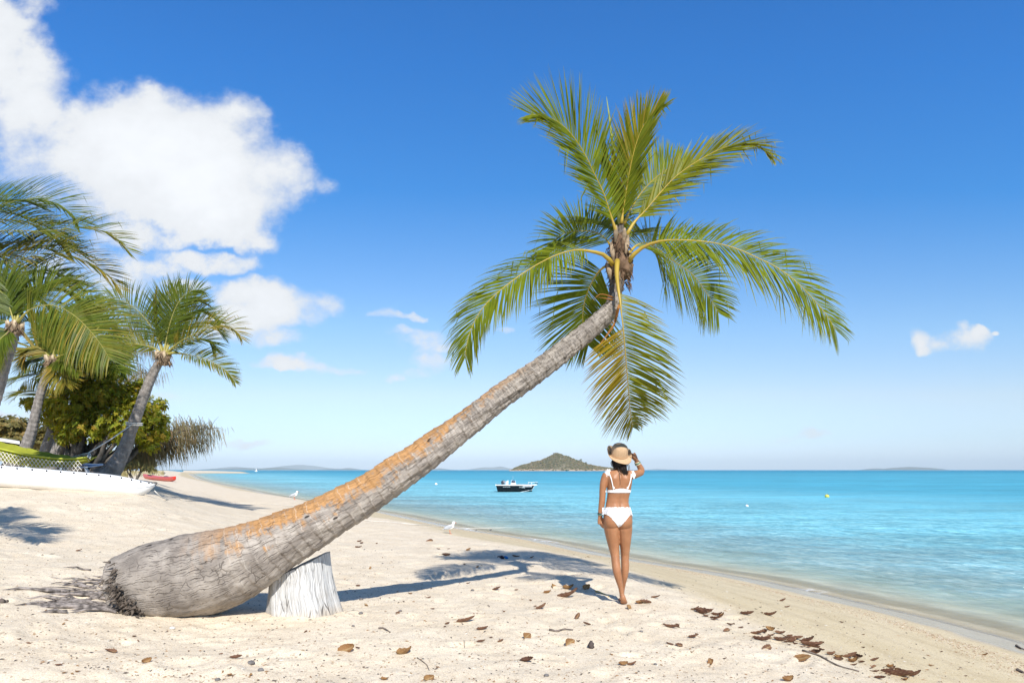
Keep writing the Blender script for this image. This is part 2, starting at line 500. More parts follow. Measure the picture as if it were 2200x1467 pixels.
# grain speckle: tan, grey and shell-white grains
vcol = t.voro(pos, 170.0, out=1)
spv = t.node('ShaderNodeSeparateColor'); t.put(spv.inputs[0], vcol)
g1 = t.math('ADD', t.ramp(spv.outputs[0], .0, 1.0, .80, 1.16, smooth=False), 0)
col = t.vmath('SCALE', col, g1)
col = t.mix(t.ramp(spv.outputs[1], .93, .95, 0, .55), col, (.78, .74, .68))
col = t.mix(t.ramp(spv.outputs[2], .94, .96, 0, .50), col, (.28, .20, .13))
v2 = t.voro(pos, 60.0, out=1); sp2 = t.node('ShaderNodeSeparateColor'); t.put(sp2.inputs[0], v2)
col = t.mix(t.ramp(sp2.outputs[1], .965, .97, 0, .6), col, (.26, .17, .10))
# long faint swash lines on the damp face
sw = t.noise(t.vmath('MULTIPLY', pos, (1, 1, 1)), 3.0, 3)
swl = t.math('SINE', t.math('MULTIPLY', t.math('ADD', d, t.math('MULTIPLY', sw, .5)), 9.0))
col = t.mix(t.math('MULTIPLY', t.ramp(swl, .55, 1.0, 0, .16), damp), col, (.30, .22, .13))
# tree shade behind the hammock, put into the ground colour as darker brown-grey
ground_shade = t.math('MULTIPLY', t.ramp(dj, 16.5, 19.5), t.ramp(t.node('ShaderNodeSeparateXYZ', i_0=pos).outputs[1], 40, 26))
col = t.mix(ground_shade, col, t.mix(t.noise(pos, 3.0, 5), (.20, .16, .12), (.36, .29, .21)))
col = t.mix(bed, col, t.mix(t.ramp(t.noise(pos, 1.1, 4), .3, .7), (.62, .53, .36), (.84, .75, .55)))
band = t.math('MULTIPLY', t.ramp(t.math('ADD', d, t.math('MULTIPLY', t.math('SUBTRACT', t.noise(pos, .8, 4), .5), .9)), -2.0, -1.35), t.ramp(t.math('ADD', d, t.math('MULTIPLY', t.math('SUBTRACT', t.noise(pos, 1.3, 3), .5), .5)), -.55, -.85, 0, 1))
col = t.mix(t.math('MULTIPLY', band, .75), col, (.36, .28, .15))  # olive band: a wave face's weaker reflection put into the bed colour
wetc = t.mix(wet, col, t.vmath('MULTIPLY', col, (.87, .86, .87)))
b = t.node('ShaderNodeBsdfPrincipled')
t.put(b.inputs['Base Color'], wetc)
t.put(b.inputs['Roughness'], t.ramp(wet, 0, 1, .85, .26)); b.inputs['Specular IOR Level'].default_value = .35
h = t.math('ADD', t.math('MULTIPLY', t.noise(pos, 38, 4, .65), .6), t.math('MULTIPLY', t.noise(pos, 9, 3), 1.0))
h = t.math('ADD', h, t.math('MULTIPLY', spv.outputs[0], .16))
bs = t.math('MULTIPLY', t.ramp(damp, 0, 1, .42, .14), t.ramp(wet, 0, 1, 1, .12))
t.put(b.inputs['Normal'], t.bump(h, bs, .022))
t.l.new(b.outputs[0], out.inputs[0])

def sand_z(x, y):
    d = shore_d(x, y)
    return gheight(x, y, d), {'shore': np.clip(d, -50, 60)}
ys = np.concatenate([np.linspace(-30, 2.4, 60), seq(2.5, 17, .0052), seq(17, 70, .012), seq(70, 6000, .05)])
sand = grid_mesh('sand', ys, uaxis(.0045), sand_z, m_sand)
tag(sand, kind='structure')

# ------------------------------------------------------------------ sea
m_sea, t, out = new_mat('sea_water')
geo = t.node('ShaderNodeNewGeometry'); pos = geo.outputs['Position']
dep = t.attr('depth')
sepp = t.node('ShaderNodeSeparateXYZ'); t.put(sepp.inputs[0], pos)
dist = sepp.outputs[1]
big = t.noise(t.vmath('MULTIPLY', pos, (.012, .05, 1)), 1.0, 4, .55)
mid = t.noise(t.vmath('MULTIPLY', pos, (.10, .34, 1)), 1.0, 4, .6)
dv = t.math('ADD', dep, t.math('MULTIPLY', t.math('SUBTRACT', mid, .5), t.math('MULTIPLY', dep, .7)))
c1 = t.mix(t.ramp(dv, .1, 1.2), SEA0, SEA1)
c2 = t.mix(t.ramp(dv, 1.0, 4.2), c1, SEA2)
c2 = t.mix(t.ramp(dist, 120, 900, 0, 1), c2, SEA3)
# ripples near the beach run along the waterline
off = t.attr('off')
along = t.math('ADD', t.math('MULTIPLY', sepp.outputs[0], -.33), t.math('MULTIPLY', dist, .94))
sv_ = t.node('ShaderNodeCombineXYZ'); t.put(sv_.inputs[0], along); t.put(sv_.inputs[1], off)
shv = sv_.outputs[0]
nearw = t.ramp(off, 12.0, 48.0, 1, 0)
r1 = t.noise(t.vmath('MULTIPLY', shv, (.55, 1.9, 1)), 1.0, 4, .62, .5)
r2 = t.noise(t.vmath('MULTIPLY', shv, (2.6, 8.0, 1)), 1.0, 4, .65, .8)
r3 = t.noise(t.vmath('MULTIPLY', shv, (7.0, 17.0, 1)), 1.0, 3, .6, .6)
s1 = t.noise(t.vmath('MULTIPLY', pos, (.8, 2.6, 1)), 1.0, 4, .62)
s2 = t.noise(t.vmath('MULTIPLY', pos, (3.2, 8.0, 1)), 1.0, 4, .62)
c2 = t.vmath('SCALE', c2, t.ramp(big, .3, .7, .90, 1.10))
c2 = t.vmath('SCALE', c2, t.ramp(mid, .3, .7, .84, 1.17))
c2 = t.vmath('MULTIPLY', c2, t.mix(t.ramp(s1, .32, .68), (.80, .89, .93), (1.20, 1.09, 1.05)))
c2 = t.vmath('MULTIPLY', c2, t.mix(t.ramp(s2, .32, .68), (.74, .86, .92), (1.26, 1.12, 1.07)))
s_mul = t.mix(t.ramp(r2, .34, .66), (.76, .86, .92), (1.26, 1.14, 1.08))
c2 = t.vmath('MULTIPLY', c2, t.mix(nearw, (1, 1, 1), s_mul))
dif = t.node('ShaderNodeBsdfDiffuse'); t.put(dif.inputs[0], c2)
tr = t.node('ShaderNodeBsdfTransparent'); t.put(tr.inputs[0], t.mix(t.ramp(dep, 0, .6), (1, 1, 1), (.72, .90, .93)))
al = t.math('SUBTRACT', 1.0, t.math('EXPONENT', t.math('MULTIPLY', t.math('MAXIMUM', dv, 0.0), -1.35)))
al = t.math('MULTIPLY', al, t.math('ADD', 1.0, t.math('MULTIPLY', nearw, t.math('ADD', t.math('MULTIPLY', t.math('SUBTRACT', r1, .5), 1.3), t.math('MULTIPLY', t.math('SUBTRACT', r2, .5), 1.2)))), clamp=True)
base = t.node('ShaderNodeMixShader'); t.put(base.inputs[0], al); t.l.new(tr.outputs[0], base.inputs[1]); t.l.new(dif.outputs[0], base.inputs[2])
w1 = t.noise(t.vmath('MULTIPLY', pos, (2.6, 5.0, 1)), 1.0, 4, .6, .6)
w2 = t.noise(t.vmath('MULTIPLY', pos, (.55, 1.5, 1)), 1.0, 4, .6, .4)
w3 = t.noise(t.vmath('MULTIPLY', pos, (.12, .4, 1)), 1.0, 3, .5)
hn = t.math('MULTIPLY', nearw, t.math('ADD', t.math('MULTIPLY', r2, .085), t.math('ADD', t.math('MULTIPLY', r3, .040), t.math('MULTIPLY', r1, .14))))
hh = t.math('ADD', t.math('ADD', hn, t.math('MULTIPLY', w1, .05)), t.math('ADD', t.math('MULTIPLY', w2, .15), t.math('MULTIPLY', w3, .35)))
nrm = t.bump(hh, 1.0, 2.2)
gl = t.node('ShaderNodeBsdfGlossy'); t.put(gl.inputs['Roughness'], t.ramp(dep, .1, 2.5, .08, .32)); t.put(gl.inputs['Normal'], nrm)
fr = t.node('ShaderNodeFresnel'); fr.inputs[0].default_value = 1.33; t.put(fr.inputs[1], nrm)
ff = t.math('MINIMUM', t.math('MULTIPLY', fr.outputs[0], .75), t.ramp(dep, .3, 2.5, .34, SEAREF))
sea = t.node('ShaderNodeMixShader'); t.put(sea.inputs[0], ff); t.l.new(base.outputs[0], sea.inputs[1]); t.l.new(gl.outputs[0], sea.inputs[2])
# thin lacy foam right at the edge
fo = t.voro(t.vmath('MULTIPLY', pos, (3.0, 3.0, 1)), 1.0, 'DISTANCE_TO_EDGE')
fm = t.math('MULTIPLY', t.ramp(fo, .03, .10, 1, 0), t.ramp(dep, .015, .05, 1, 0))
fm = t.math('MULTIPLY', fm, t.ramp(t.noise(pos, .35, 3), .50, .66, 0, .8))
fd = t.node('ShaderNodeBsdfDiffuse', i_Color=(.8, .82, .84, 1))
sea2 = t.node('ShaderNodeMixShader'); t.put(sea2.inputs[0], fm); t.l.new(sea.outputs[0], sea2.inputs[1]); t.l.new(fd.outputs[0], sea2.inputs[2])
t.l.new(sea2.outputs[0], out.inputs[0])

def sea_z(x, y):
    d = shore_d(x, y)
    dep = np.clip(-gheight(x, y, d, detail=False), -1, 12)
    near = np.clip((40 - y) / 30, 0, 1)
    # low swell lines that follow the shore, flattening into the edge
    sw = .020 * np.sin(-d * 2.1 + 2.2 * fbm(x * .25, y * .25, 77, 2)) * np.clip(-d / 2.5, 0, 1) * near
    sw = sw + .026 * fbm(x * 1.0, y * 2.5, 51, 3) * np.clip(-d / 1.5, 0, 1) * near + .030 * np.exp(-((d + 1.15 + .25 * fbm(x * .4, y * .4, 61, 2)) / .22) ** 2) * near
    return sw, {'depth': dep, 'off': np.clip(-d, -5, 80)}
ys = np.concatenate([np.linspace(-30, 2.4, 40), seq(2.5, 60, .009), seq(60, 21500, .035)])
water = grid_mesh('sea', ys, uaxis(.007), sea_z, m_sea)
tag(water, kind='structure')
# ------------------------------------------------------------------ plant materials
def leaf_mat(name, c1, c2, yel, rough=.42, trans=.38, tcol=None):
    m, t, out = new_mat(name)
    g = t.node('ShaderNodeNewGeometry')
    r = g.outputs['Random Per Island']
    a = t.attr('yel')
    c = t.mix(r, c1, c2)
    c = t.mix(t.math('MULTIPLY', a, 1.0, clamp=True), c, yel)
    c = t.mix(t.ramp(a, 1.0, 1.6), c, (.30, .15, .045))
    pos = g.outputs['Position']
    c = t.vmath('SCALE', c, t.ramp(t.noise(pos, 5.0, 3), .25, .75, .8, 1.2))
    b = t.node('ShaderNodeBsdfPrincipled', i_Roughness=rough); t.put(b.inputs['Base Color'], c)
    b.inputs['Specular IOR Level'].default_value = .30
    tl = t.node('ShaderNodeBsdfTranslucent')
    t.put(tl.inputs[0], t.vmath('MULTIPLY', c, tcol if tcol else (1.7, 1.5, .7)))
    mx = t.node('ShaderNodeMixShader', i_0=trans); t.l.new(b.outputs[0], mx.inputs[1]); t.l.new(tl.outputs[0], mx.inputs[2])
    t.l.new(mx.outputs[0], out.inputs[0])
    return m

m_frond = leaf_mat('coconut_leaflet', (.110, .158, .005), (.205, .235, .010), (.40, .25, .02), .48, .40, (1.7, 1.5, .35))
m_frond_far = leaf_mat('coconut_leaflet_old', (.060, .100, .008), (.125, .160, .014), (.36, .25, .04), .48, .36, (1.7, 1.5, .4))
m_rib = simple('frond_midrib', (.42, .29, .04), .45, .4, vscale=3)
m_rib_far = simple('frond_midrib_far', (.33, .29, .07), .5, .4)
m_fibre = simple('coconut_fibre', (.145, .092, .058), .9, .1, var=.45, vscale=14, bump=.6, bscale=60)

def bark_mat(name, c_lo, c_hi, crack=.7, lichen=0.0, ringf=9.0):
    """uv: u = metres along the trunk, v = metres round it; attribute 'up' = how far the bark faces the sky"""
    m, t, out = new_mat(name)
    uv = t.node('ShaderNodeUVMap').outputs[0]
    g = t.node('ShaderNodeNewGeometry'); pos = g.outputs['Position']
    n1 = t.noise(t.vmath('MULTIPLY', uv, (2.2, 4.0, 1)), 2.0, 5, .6)
    col = t.mix(t.ramp(n1, .3, .72), c_lo, c_hi)
    # pale / dark growth rings
    wob = t.math('MULTIPLY', t.noise(t.vmath('MULTIPLY', uv, (1.5, 4.0, 1)), 1.0, 4), .16)
    sx = t.node('ShaderNodeSeparateXYZ'); t.put(sx.inputs[0], uv)
    ph = t.math('MULTIPLY', t.math('ADD', sx.outputs[0], wob), ringf)
    ring = t.math('FRACT', ph)
    rr = t.math('MULTIPLY', t.ramp(ring, 0, .10, 1, 0), 1)
    base = t.attr('base')
    inv = t.math('SUBTRACT', 1.0, base)
    col = t.vmath('SCALE', col, t.ramp(base, 0, 1, 1.0, .84))
    rr = t.math('MULTIPLY', t.math('MULTIPLY', rr, inv), t.ramp(t.noise(t.vmath('MULTIPLY', uv, (3.0, 5.0, 1)), 1.0, 3), .42, .62))
    up = t.attr('up')
    lic = None
    if lichen > 0:
        ln = t.noise(t.vmath('MULTIPLY', uv, (6.0, 9.0, 1)), 1.0, 5, .62)
        ln2 = t.noise(t.vmath('MULTIPLY', uv, (26.0, 5.0, 1)), 1.0, 3, .6)
        lf = t.math('ADD', t.math('MULTIPLY', up, .95), t.math('ADD', t.math('MULTIPLY', t.math('SUBTRACT', ln, .5), 1.9), t.math('MULTIPLY', t.math('SUBTRACT', ln2, .5), 1.3)))
        band = t.math('MULTIPLY', t.ramp(sx.outputs[0], .55, 1.35), t.ramp(sx.outputs[0], 3.3, 4.6, 1, 0))
        lfs = t.math('ADD', lf, t.math('MULTIPLY', t.math('MULTIPLY', t.ramp(sx.outputs[0], 1.3, 2.1), t.ramp(sx.outputs[0], 2.9, 3.7, 1, 0)), .30))
        lic = t.math('MULTIPLY', t.ramp(lfs, .20, .72, 0, lichen), band)
        col = t.mix(lic, col, t.mix(ln, (.40, .185, .056), (.54, .30, .115)))
    col = t.mix(t.math('MULTIPLY', rr, .50), col, (.66, .60, .53))
    # cracks run along the trunk, broken up
    warp = t.vmath('MULTIPLY', t.vmath('SUBTRACT', t.noise(uv, 7.0, 4, .55, out=1), (.5, .5, .5)), (.10, .030, 0))
    cu = t.vmath('ADD', uv, warp)
    def lines(freq, wob, wid, lenf, lo, hi):
        q = t.math('ADD', t.math('MULTIPLY', sx.outputs[1], freq), t.math('MULTIPLY', t.math('SUBTRACT', t.noise(t.vmath('MULTIPLY', uv, (6.0, 9.0, 1)), 1.0, 4, .6), .5), wob))
        cell = t.math('FLOOR', q); frc = t.math('ABSOLUTE', t.math('SUBTRACT', t.math('FRACT', q), .5))
        cv = t.node('ShaderNodeCombineXYZ'); t.put(cv.inputs[0], t.math('MULTIPLY', sx.outputs[0], lenf)); t.put(cv.inputs[1], t.math('MULTIPLY', cell, 3.71))
        bk = t.noise(cv.outputs[0], 1.0, 2, .6)
        w = t.math('MULTIPLY', wid, t.ramp(bk, lo, hi + .12, .2, 1.3))
        return t.math('MULTIPLY', t.math('SUBTRACT', 1.0, t.math('DIVIDE', frc, w), clamp=True), t.ramp(bk, lo, hi))
    ck = lines(30.0, 2.2, .085, 6.0, .45, .56)
    ck2 = t.math('MULTIPLY', lines(78.0, 5.0, .20, 14.0, .42, .56), .60)
    vx = t.voro(t.vmath('MULTIPLY', cu, (13.0, 20.0, 1)), 1.0, 'DISTANCE_TO_EDGE')
    ck = t.math('MAXIMUM', ck, t.math('MULTIPLY', t.ramp(vx, 0, .045, 1, 0), t.ramp(t.noise(uv, 7.0, 3), .52, .64, 0, .7)))
    cr = t.math('MAXIMUM', ck, ck2)
    col = t.mix(t.math('MULTIPLY', cr, crack), col, (.045, .035, .028))
    # fine cross-grain scars, mostly on the slimmer upper trunk
    sc = t.noise(t.vmath('MULTIPLY', uv, (60.0, 9.0, 1)), 1.0, 4, .65)
    scm = t.math('MULTIPLY', t.ramp(sc, .50, .62), t.ramp(sx.outputs[0], 2.4, 4.2, .12, .85))
    col = t.mix(t.math('MULTIPLY', scm, .75), col, (.10, .085, .07))
    # knocks and beetle holes
    hv = t.voro(t.vmath('MULTIPLY', uv, (5.5, 13.0, 1)), 1.0, 'F1')
    hr = t.voro(t.vmath('MULTIPLY', uv, (5.5, 13.0, 1)), 1.0, 'F1', out=1)
    hs = t.node('ShaderNodeSeparateColor'); t.put(hs.inputs[0], hr)
    hole = t.math('MULTIPLY', t.ramp(hv, .10, .17, 1, 0), t.math('GREATER_THAN', hs.outputs[0], .80))
    col = t.mix(t.math('MULTIPLY', hole, .9), col, (.03, .024, .02))
    b = t.node('ShaderNodeBsdfPrincipled', i_Roughness=.85); b.inputs['Specular IOR Level'].default_value = .2
    t.put(b.inputs['Base Color'], col)
    hh = t.math('SUBTRACT', t.math('MULTIPLY', t.noise(t.vmath('MULTIPLY', uv, (14, 60, 1)), 1.0, 4), .35), t.math('MULTIPLY', cr, .9))
    hh = t.math('SUBTRACT', hh, t.math('MULTIPLY', scm, .4))
    hh = t.math('SUBTRACT', hh, t.math('MULTIPLY', hole, 1.4))
    t.put(b.inputs['Normal'], t.bump(hh, .7, .012))
    t.l.new(b.outputs[0], out.inputs[0])
    return m
m_bark = bark_mat('leaning_palm_bark', (.235, .204, .177), (.45, .398, .345), .88, .9, 9.5)
m_bark_far = bark_mat('palm_bark', (.20, .18, .165), (.34, .31, .285), .6, 0.0, 7.0)
m_bark_dark = simple('tree_bark', (.13, .115, .10), .9, .1, var=.4, vscale=5, bump=.6, bscale=14)

def bez(f, *pts): return f

# ------------------------------------------------------------------ palm frond
def make_frond(parent, pts, N, L, n, seed, mats, t0=.16, r0=.020, droop=.35, wind=(0, 0, 0), width=.022, th=(68, 24), vee=.32,
               yfun=None, tipyel=.34, bend=.10, asym=(1, 1), thm=None, skip=(0, 0), name='frond', label=None, K=5, prof=None, segs=26, ragged=0.0):
    rr = random.Random(seed)
    path = catmull(pts, segs)
    M = len(path) - 1
    N = Vector(N).normalized(); wind = Vector(wind)
    mb = MB()
    fr = []
    for i in range(M + 1):
        T = (path[min(i + 1, M)] - path[max(i - 1, 0)]).normalized()
        S = T.cross(N)
        if S.length < 1e-3: S = T.cross(Vector((0.3, -.8, .2)))
        S.normalize()
        fr.append((T, S, S.cross(T)))
    for side in (1, -1):
        sc = asym[0] if side > 0 else asym[1]
        for j in range(n):
            tt = t0 + (1 - t0) * (j + .5 + rr.uniform(-.3, .3)) / n
            tt = min(max(tt, 0), 1)
            x = tt * M; i = min(int(x), M - 1); fx = x - i
            p = path[i].lerp(path[i + 1], fx)
            T, S, N2 = fr[i]
            s = (tt - t0) / (1 - t0)
            if s < skip[0 if side > 0 else 1]: continue
            pr = prof(s) if prof else (.55 + .45 * math.sin(min(1, s / .42) * math.pi / 2)) * (1 - .62 * max(0, (s - .55) / .45) ** 1.4)
            ln = L * sc * pr * rr.uniform(.84, 1.08)
            if ragged and rr.random() < ragged: ln *= rr.uniform(.35, .8)
            th_ = thm if (thm and side < 0) else th
            ang = R(th_[0] + (th_[1] - th_[0]) * s ** 1.15 + rr.uniform(-5, 5))
            ve = vee + rr.uniform(-.13, .13)
            dr = (T * math.cos(ang) + (S * side * math.cos(ve) + N2 * math.sin(ve)) * math.sin(ang)).normalized()
            tw = rr.uniform(-.5, .5)
            ya = yfun(s, side, rr) if yfun else 0.0
            brk = rr.random() < bend
            kb = rr.randint(2, 3)
            w0 = width * rr.uniform(.8, 1.15) * (.75 + .25 * pr)
            prev = None
            q = p.copy()
            for k in range(K + 1):
                f = k / K
                nn = (N2 * math.cos(tw) + S * side * math.sin(tw))
                wv = dr.cross(nn)
                if wv.length < 1e-4: wv = dr.cross(UP)
                wv.normalize()
                ww = w0 * (.45, .95, 1.0, .82, .52, .06)[min(5, int(round(f * 5)))] * .5
                yv = ya + max(0, f - .72) * tipyel * 3.2 * rr.uniform(.2, 1)
                a = mb.add(q - wv * ww, yv); b_ = mb.add(q + wv * ww, yv)
                if prev: mb.quad(prev[0], prev[1], b_, a)
                prev = (a, b_)
                q = q + dr * (ln / K)
                g = droop * (.35 + .9 * f) / K
                dr = (dr + Vector((0, 0, -1)) * g * 1.6 + wind * (.5 + f) / K).normalized()
                if brk and k == kb:
                    dr = (dr * .35 + Vector((rr.uniform(-.3, .3), rr.uniform(-.3, .3), -1))).normalized()
    fo = mb.build(name, mats[0], parent, smooth=False, attr='yel')
    if label: fo['label'] = label
    rb = MB()
    tube(rb, path, [r0 * (.72 * max(0, 1 - (i / M) / max(t0 * 1.5, .1)) + .28 * (1 - .85 * i / M)) + .001 for i in range(M + 1)], 7)
    rb.build('midrib', mats[1], fo)
    return fo

def trunk_mesh(name, ctr, rad, mat, parent, nl=220, na=48, base_len=.9, rough=.012, ring=.010, ringf=8.5, seed=3, knot=0.0):
    """ctr: control points, rad: radii; makes uv + attributes"""
    ts = [0]
    for i in range(1, len(ctr)): ts.append(ts[-1] + (ctr[i] - ctr[i - 1]).length)
    path = catmull(ctr, nl)
    Ltot = sum((path[i + 1] - path[i]).length for i in range(nl))
    fr = frames(path)
    cs = np.linspace(0, ts[-1], nl + 1)
    rads = np.interp(cs, ts, rad)
    kk = np.hanning(15); kk /= kk.sum()
    rads = np.convolve(np.pad(rads, 7, mode='edge'), kk, mode='valid')
    org = ORG[parent.name]
    V = []; UV = []; UPA = []; BA = []
    for i in range(nl + 1):
        s = Ltot * i / nl
        T, u, w = fr[i]
        th = np.arange(na) * 2 * math.pi / na
        cx, cy = np.cos(th) * 3, np.sin(th) * 3
        nz = fbm(cx * .8 + s * 2.5, cy * .8 - s * 1.7, seed, 3) * rough * 2.2 + fbm(cx * 4 + s * 14, cy * 4 - s * 11, seed + 5, 2) * rough * .6
        bb = min(1, max(0, (base_len - s) / (base_len * .5))) if base_len > 0 else 0
        ph = (s + .012 * np.sin(th * 2 + s * 3)) * ringf
        saw = (1 - (ph % 1.0)) * ring * (1 - bb) - ring * .5
        r = rads[i] * (1 + 0 * th) + nz * min(1, rads[i] / .12) + saw
        for k in range(na):
            nrm = u * math.cos(th[k]) + w * math.sin(th[k])
            V.append(path[i] + nrm * r[k] - org)
            UV.append((s, th[k] * .22)); UPA.append(nrm.z * .75 + nrm.x * -.25); BA.append(bb)
    fs = []; luv = []
    for i in range(nl):
        for k in range(na):
            k2 = (k + 1) % na
            a, b, c, d = i * na + k, i * na + k2, (i + 1) * na + k2, (i + 1) * na + k
            fs.append((a, b, c, d))
            v0 = k * 2 * math.pi / na * .22; v1 = (k + 1) * 2 * math.pi / na * .22
            s0 = Ltot * i / nl; s1 = Ltot * (i + 1) / nl
            luv += [s0, v0, s0, v1, s1, v1, s1, v0]
    fs.append(tuple(range(na))[::-1]); luv += [0, 0] * na
    fs.append(tuple(nl * na + k for k in range(na))); luv += [Ltot, 0] * na
    me = bpy.data.meshes.new(name)
    me.from_pydata([tuple(v) for v in V], [], fs)
    uvl = me.uv_layers.new(name='UVMap'); uvl.data.foreach_set('uv', luv)
    for nm, arr in (('up', UPA), ('base', BA)):
        at = me.attributes.new(nm, 'FLOAT', 'POINT'); at.data.foreach_set('value', arr)
    me.polygons.foreach_set('use_smooth', [True] * len(fs))
    me.materials.append(mat); me.update()
    return link_mesh(name, me, parent), path

# ------------------------------------------------------------------ the leaning palm
PALM_D0, PALM_D1 = 5.95, 6.5
base_pt = G(402, 1331)
palm = empty('leaning_palm', (base_pt.x, base_pt.y, base_pt.z), 'coconut palm leaning low across the beach, orange lichen on its grey trunk', 'palm tree')
TR = [(262, 1266, 74), (300, 1257, 79), (345, 1248, 88), (402, 1240, 92), (452, 1228, 89), (502, 1211, 83), (550, 1190, 73), (599, 1164, 61), (659.5, 1133, 52.6), (731, 1093.5, 46), (803, 1052, 41),
      (874, 1005, 37.5), (946, 953, 32.5), (1018.5, 899, 29), (1089, 844, 25), (1162, 792, 22.5), (1234, 736, 21), (1290.5, 688, 19.6), (1309, 668, 18.2), (1320, 651, 15.5), (1325.5, 632, 12.5)]
ctr = []; rad = []
for (a, b, r) in TR:
    f = min(1, (a - 262) / (1318 - 262))
    D = PALM_D0 + (PALM_D1 - PALM_D0) * f + .10 * (1 - f) ** 3
    ctr.append(P(a, b, D)); rad.append(r / F * D)
trk, tpath = trunk_mesh('trunk', ctr, rad, m_bark, palm, nl=560, na=128, base_len=1.25, rough=.008, ring=.010, ringf=9.5)
# upper neck, turning up into the crown
neck = [P(1312, 664, 6.48), P(1321, 640, 6.53), P(1325, 612, 6.58), P(1329, 580, 6.62), P(1333, 545, 6.64), P(1334, 510, 6.66), P(1334, 480, 6.67)]
nk, _ = trunk_mesh('crown_neck', neck, [.070, .058, .060, .075, .070, .048, .022], bark_mat('crown_neck_bark', (.10, .082, .066), (.23, .19, .155), .6, 0.0, 12.0), palm, nl=60, na=28, base_len=0, rough=.012, ring=.016, ringf=14)
# torn fibre sheath
mb = MB(); fr_ = random.Random(3)
def fib(p): return 1 + .22 * mnoise.noise(Vector((p.x * 3, p.y * 3, p.z * 3))) + .18 * mnoise.noise(Vector((p.x * 9, p.y * 9, p.z * 9)))
ellipsoid(mb, P(1331, 576, 6.62), .122, .122, .130, 40, 26, fn=fib)
ellipsoid(mb, P(1331, 532, 6.62), .085, .085, .13, 36, 20, fn=fib)
for i in range(150):
    th = fr_.uniform(0, 6.28); z = fr_.uniform(515, 615)
    p = P(1331, z, 6.62) + Vector((math.cos(th), math.sin(th), 0)) * .085
    q = p + Vector((math.cos(th) * fr_.uniform(.01, .07), math.sin(th) * fr_.uniform(.01, .07), -fr_.uniform(.02, .10)))
    tube(mb, [p, (p + q) / 2 + Vector((fr_.uniform(-.02, .02), fr_.uniform(-.02, .02), .012)), q], [.006, .005, .001], 4)
mb.build('fibre_sheath', m_fibre, palm)
m_sheath = simple('leaf_base', (.27, .20, .13), .8, .15, var=.45, vscale=12, bump=.4, bscale=40)
mb = MB()
for (a, b, aa, bb, dd) in ((1312, 600, 1306, 565, -.09), (1318, 560, 1313, 520, -.10), (1348, 592, 1354, 548, -.07), (1344, 545, 1350, 505, -.10), (1322, 520, 1324, 484, -.09), (1340, 520, 1342, 490, -.08), (1331, 615, 1324, 560, -.12)):
    p = P(a, b, 6.62 + dd); q = P(aa, bb, 6.62 + dd * .6)
    tube(mb, [p, p.lerp(q, .5) + Vector((0, -.005, 0)), q], [.010, .026, .010], 8, flat=.5)
mb.build('leaf_base', m_sheath, palm)
# dry leaf stubs under the crown
mb = MB()
for (x0, y0, x1, y1, x2, y2) in ((1322, 640, 1290, 632, 1272, 648), (1320, 645, 1296, 640, 1280, 638), (1330, 650, 1322, 690, 1300, 722), (1328, 655, 1318, 700, 1278, 752), (1331, 650, 1325, 680, 1308, 700)):
    tube(mb, catmull([P(x0, y0, 6.45), P(x1, y1, 6.38), P(x2, y2, 6.36)], 8), [.014, .013, .012, .01, .009, .007, .005, .003, .001], 5, flat=.5)
mb.build('dry_stub', simple('dry_palm_stub', (.34, .15, .045), .8, .1), palm)

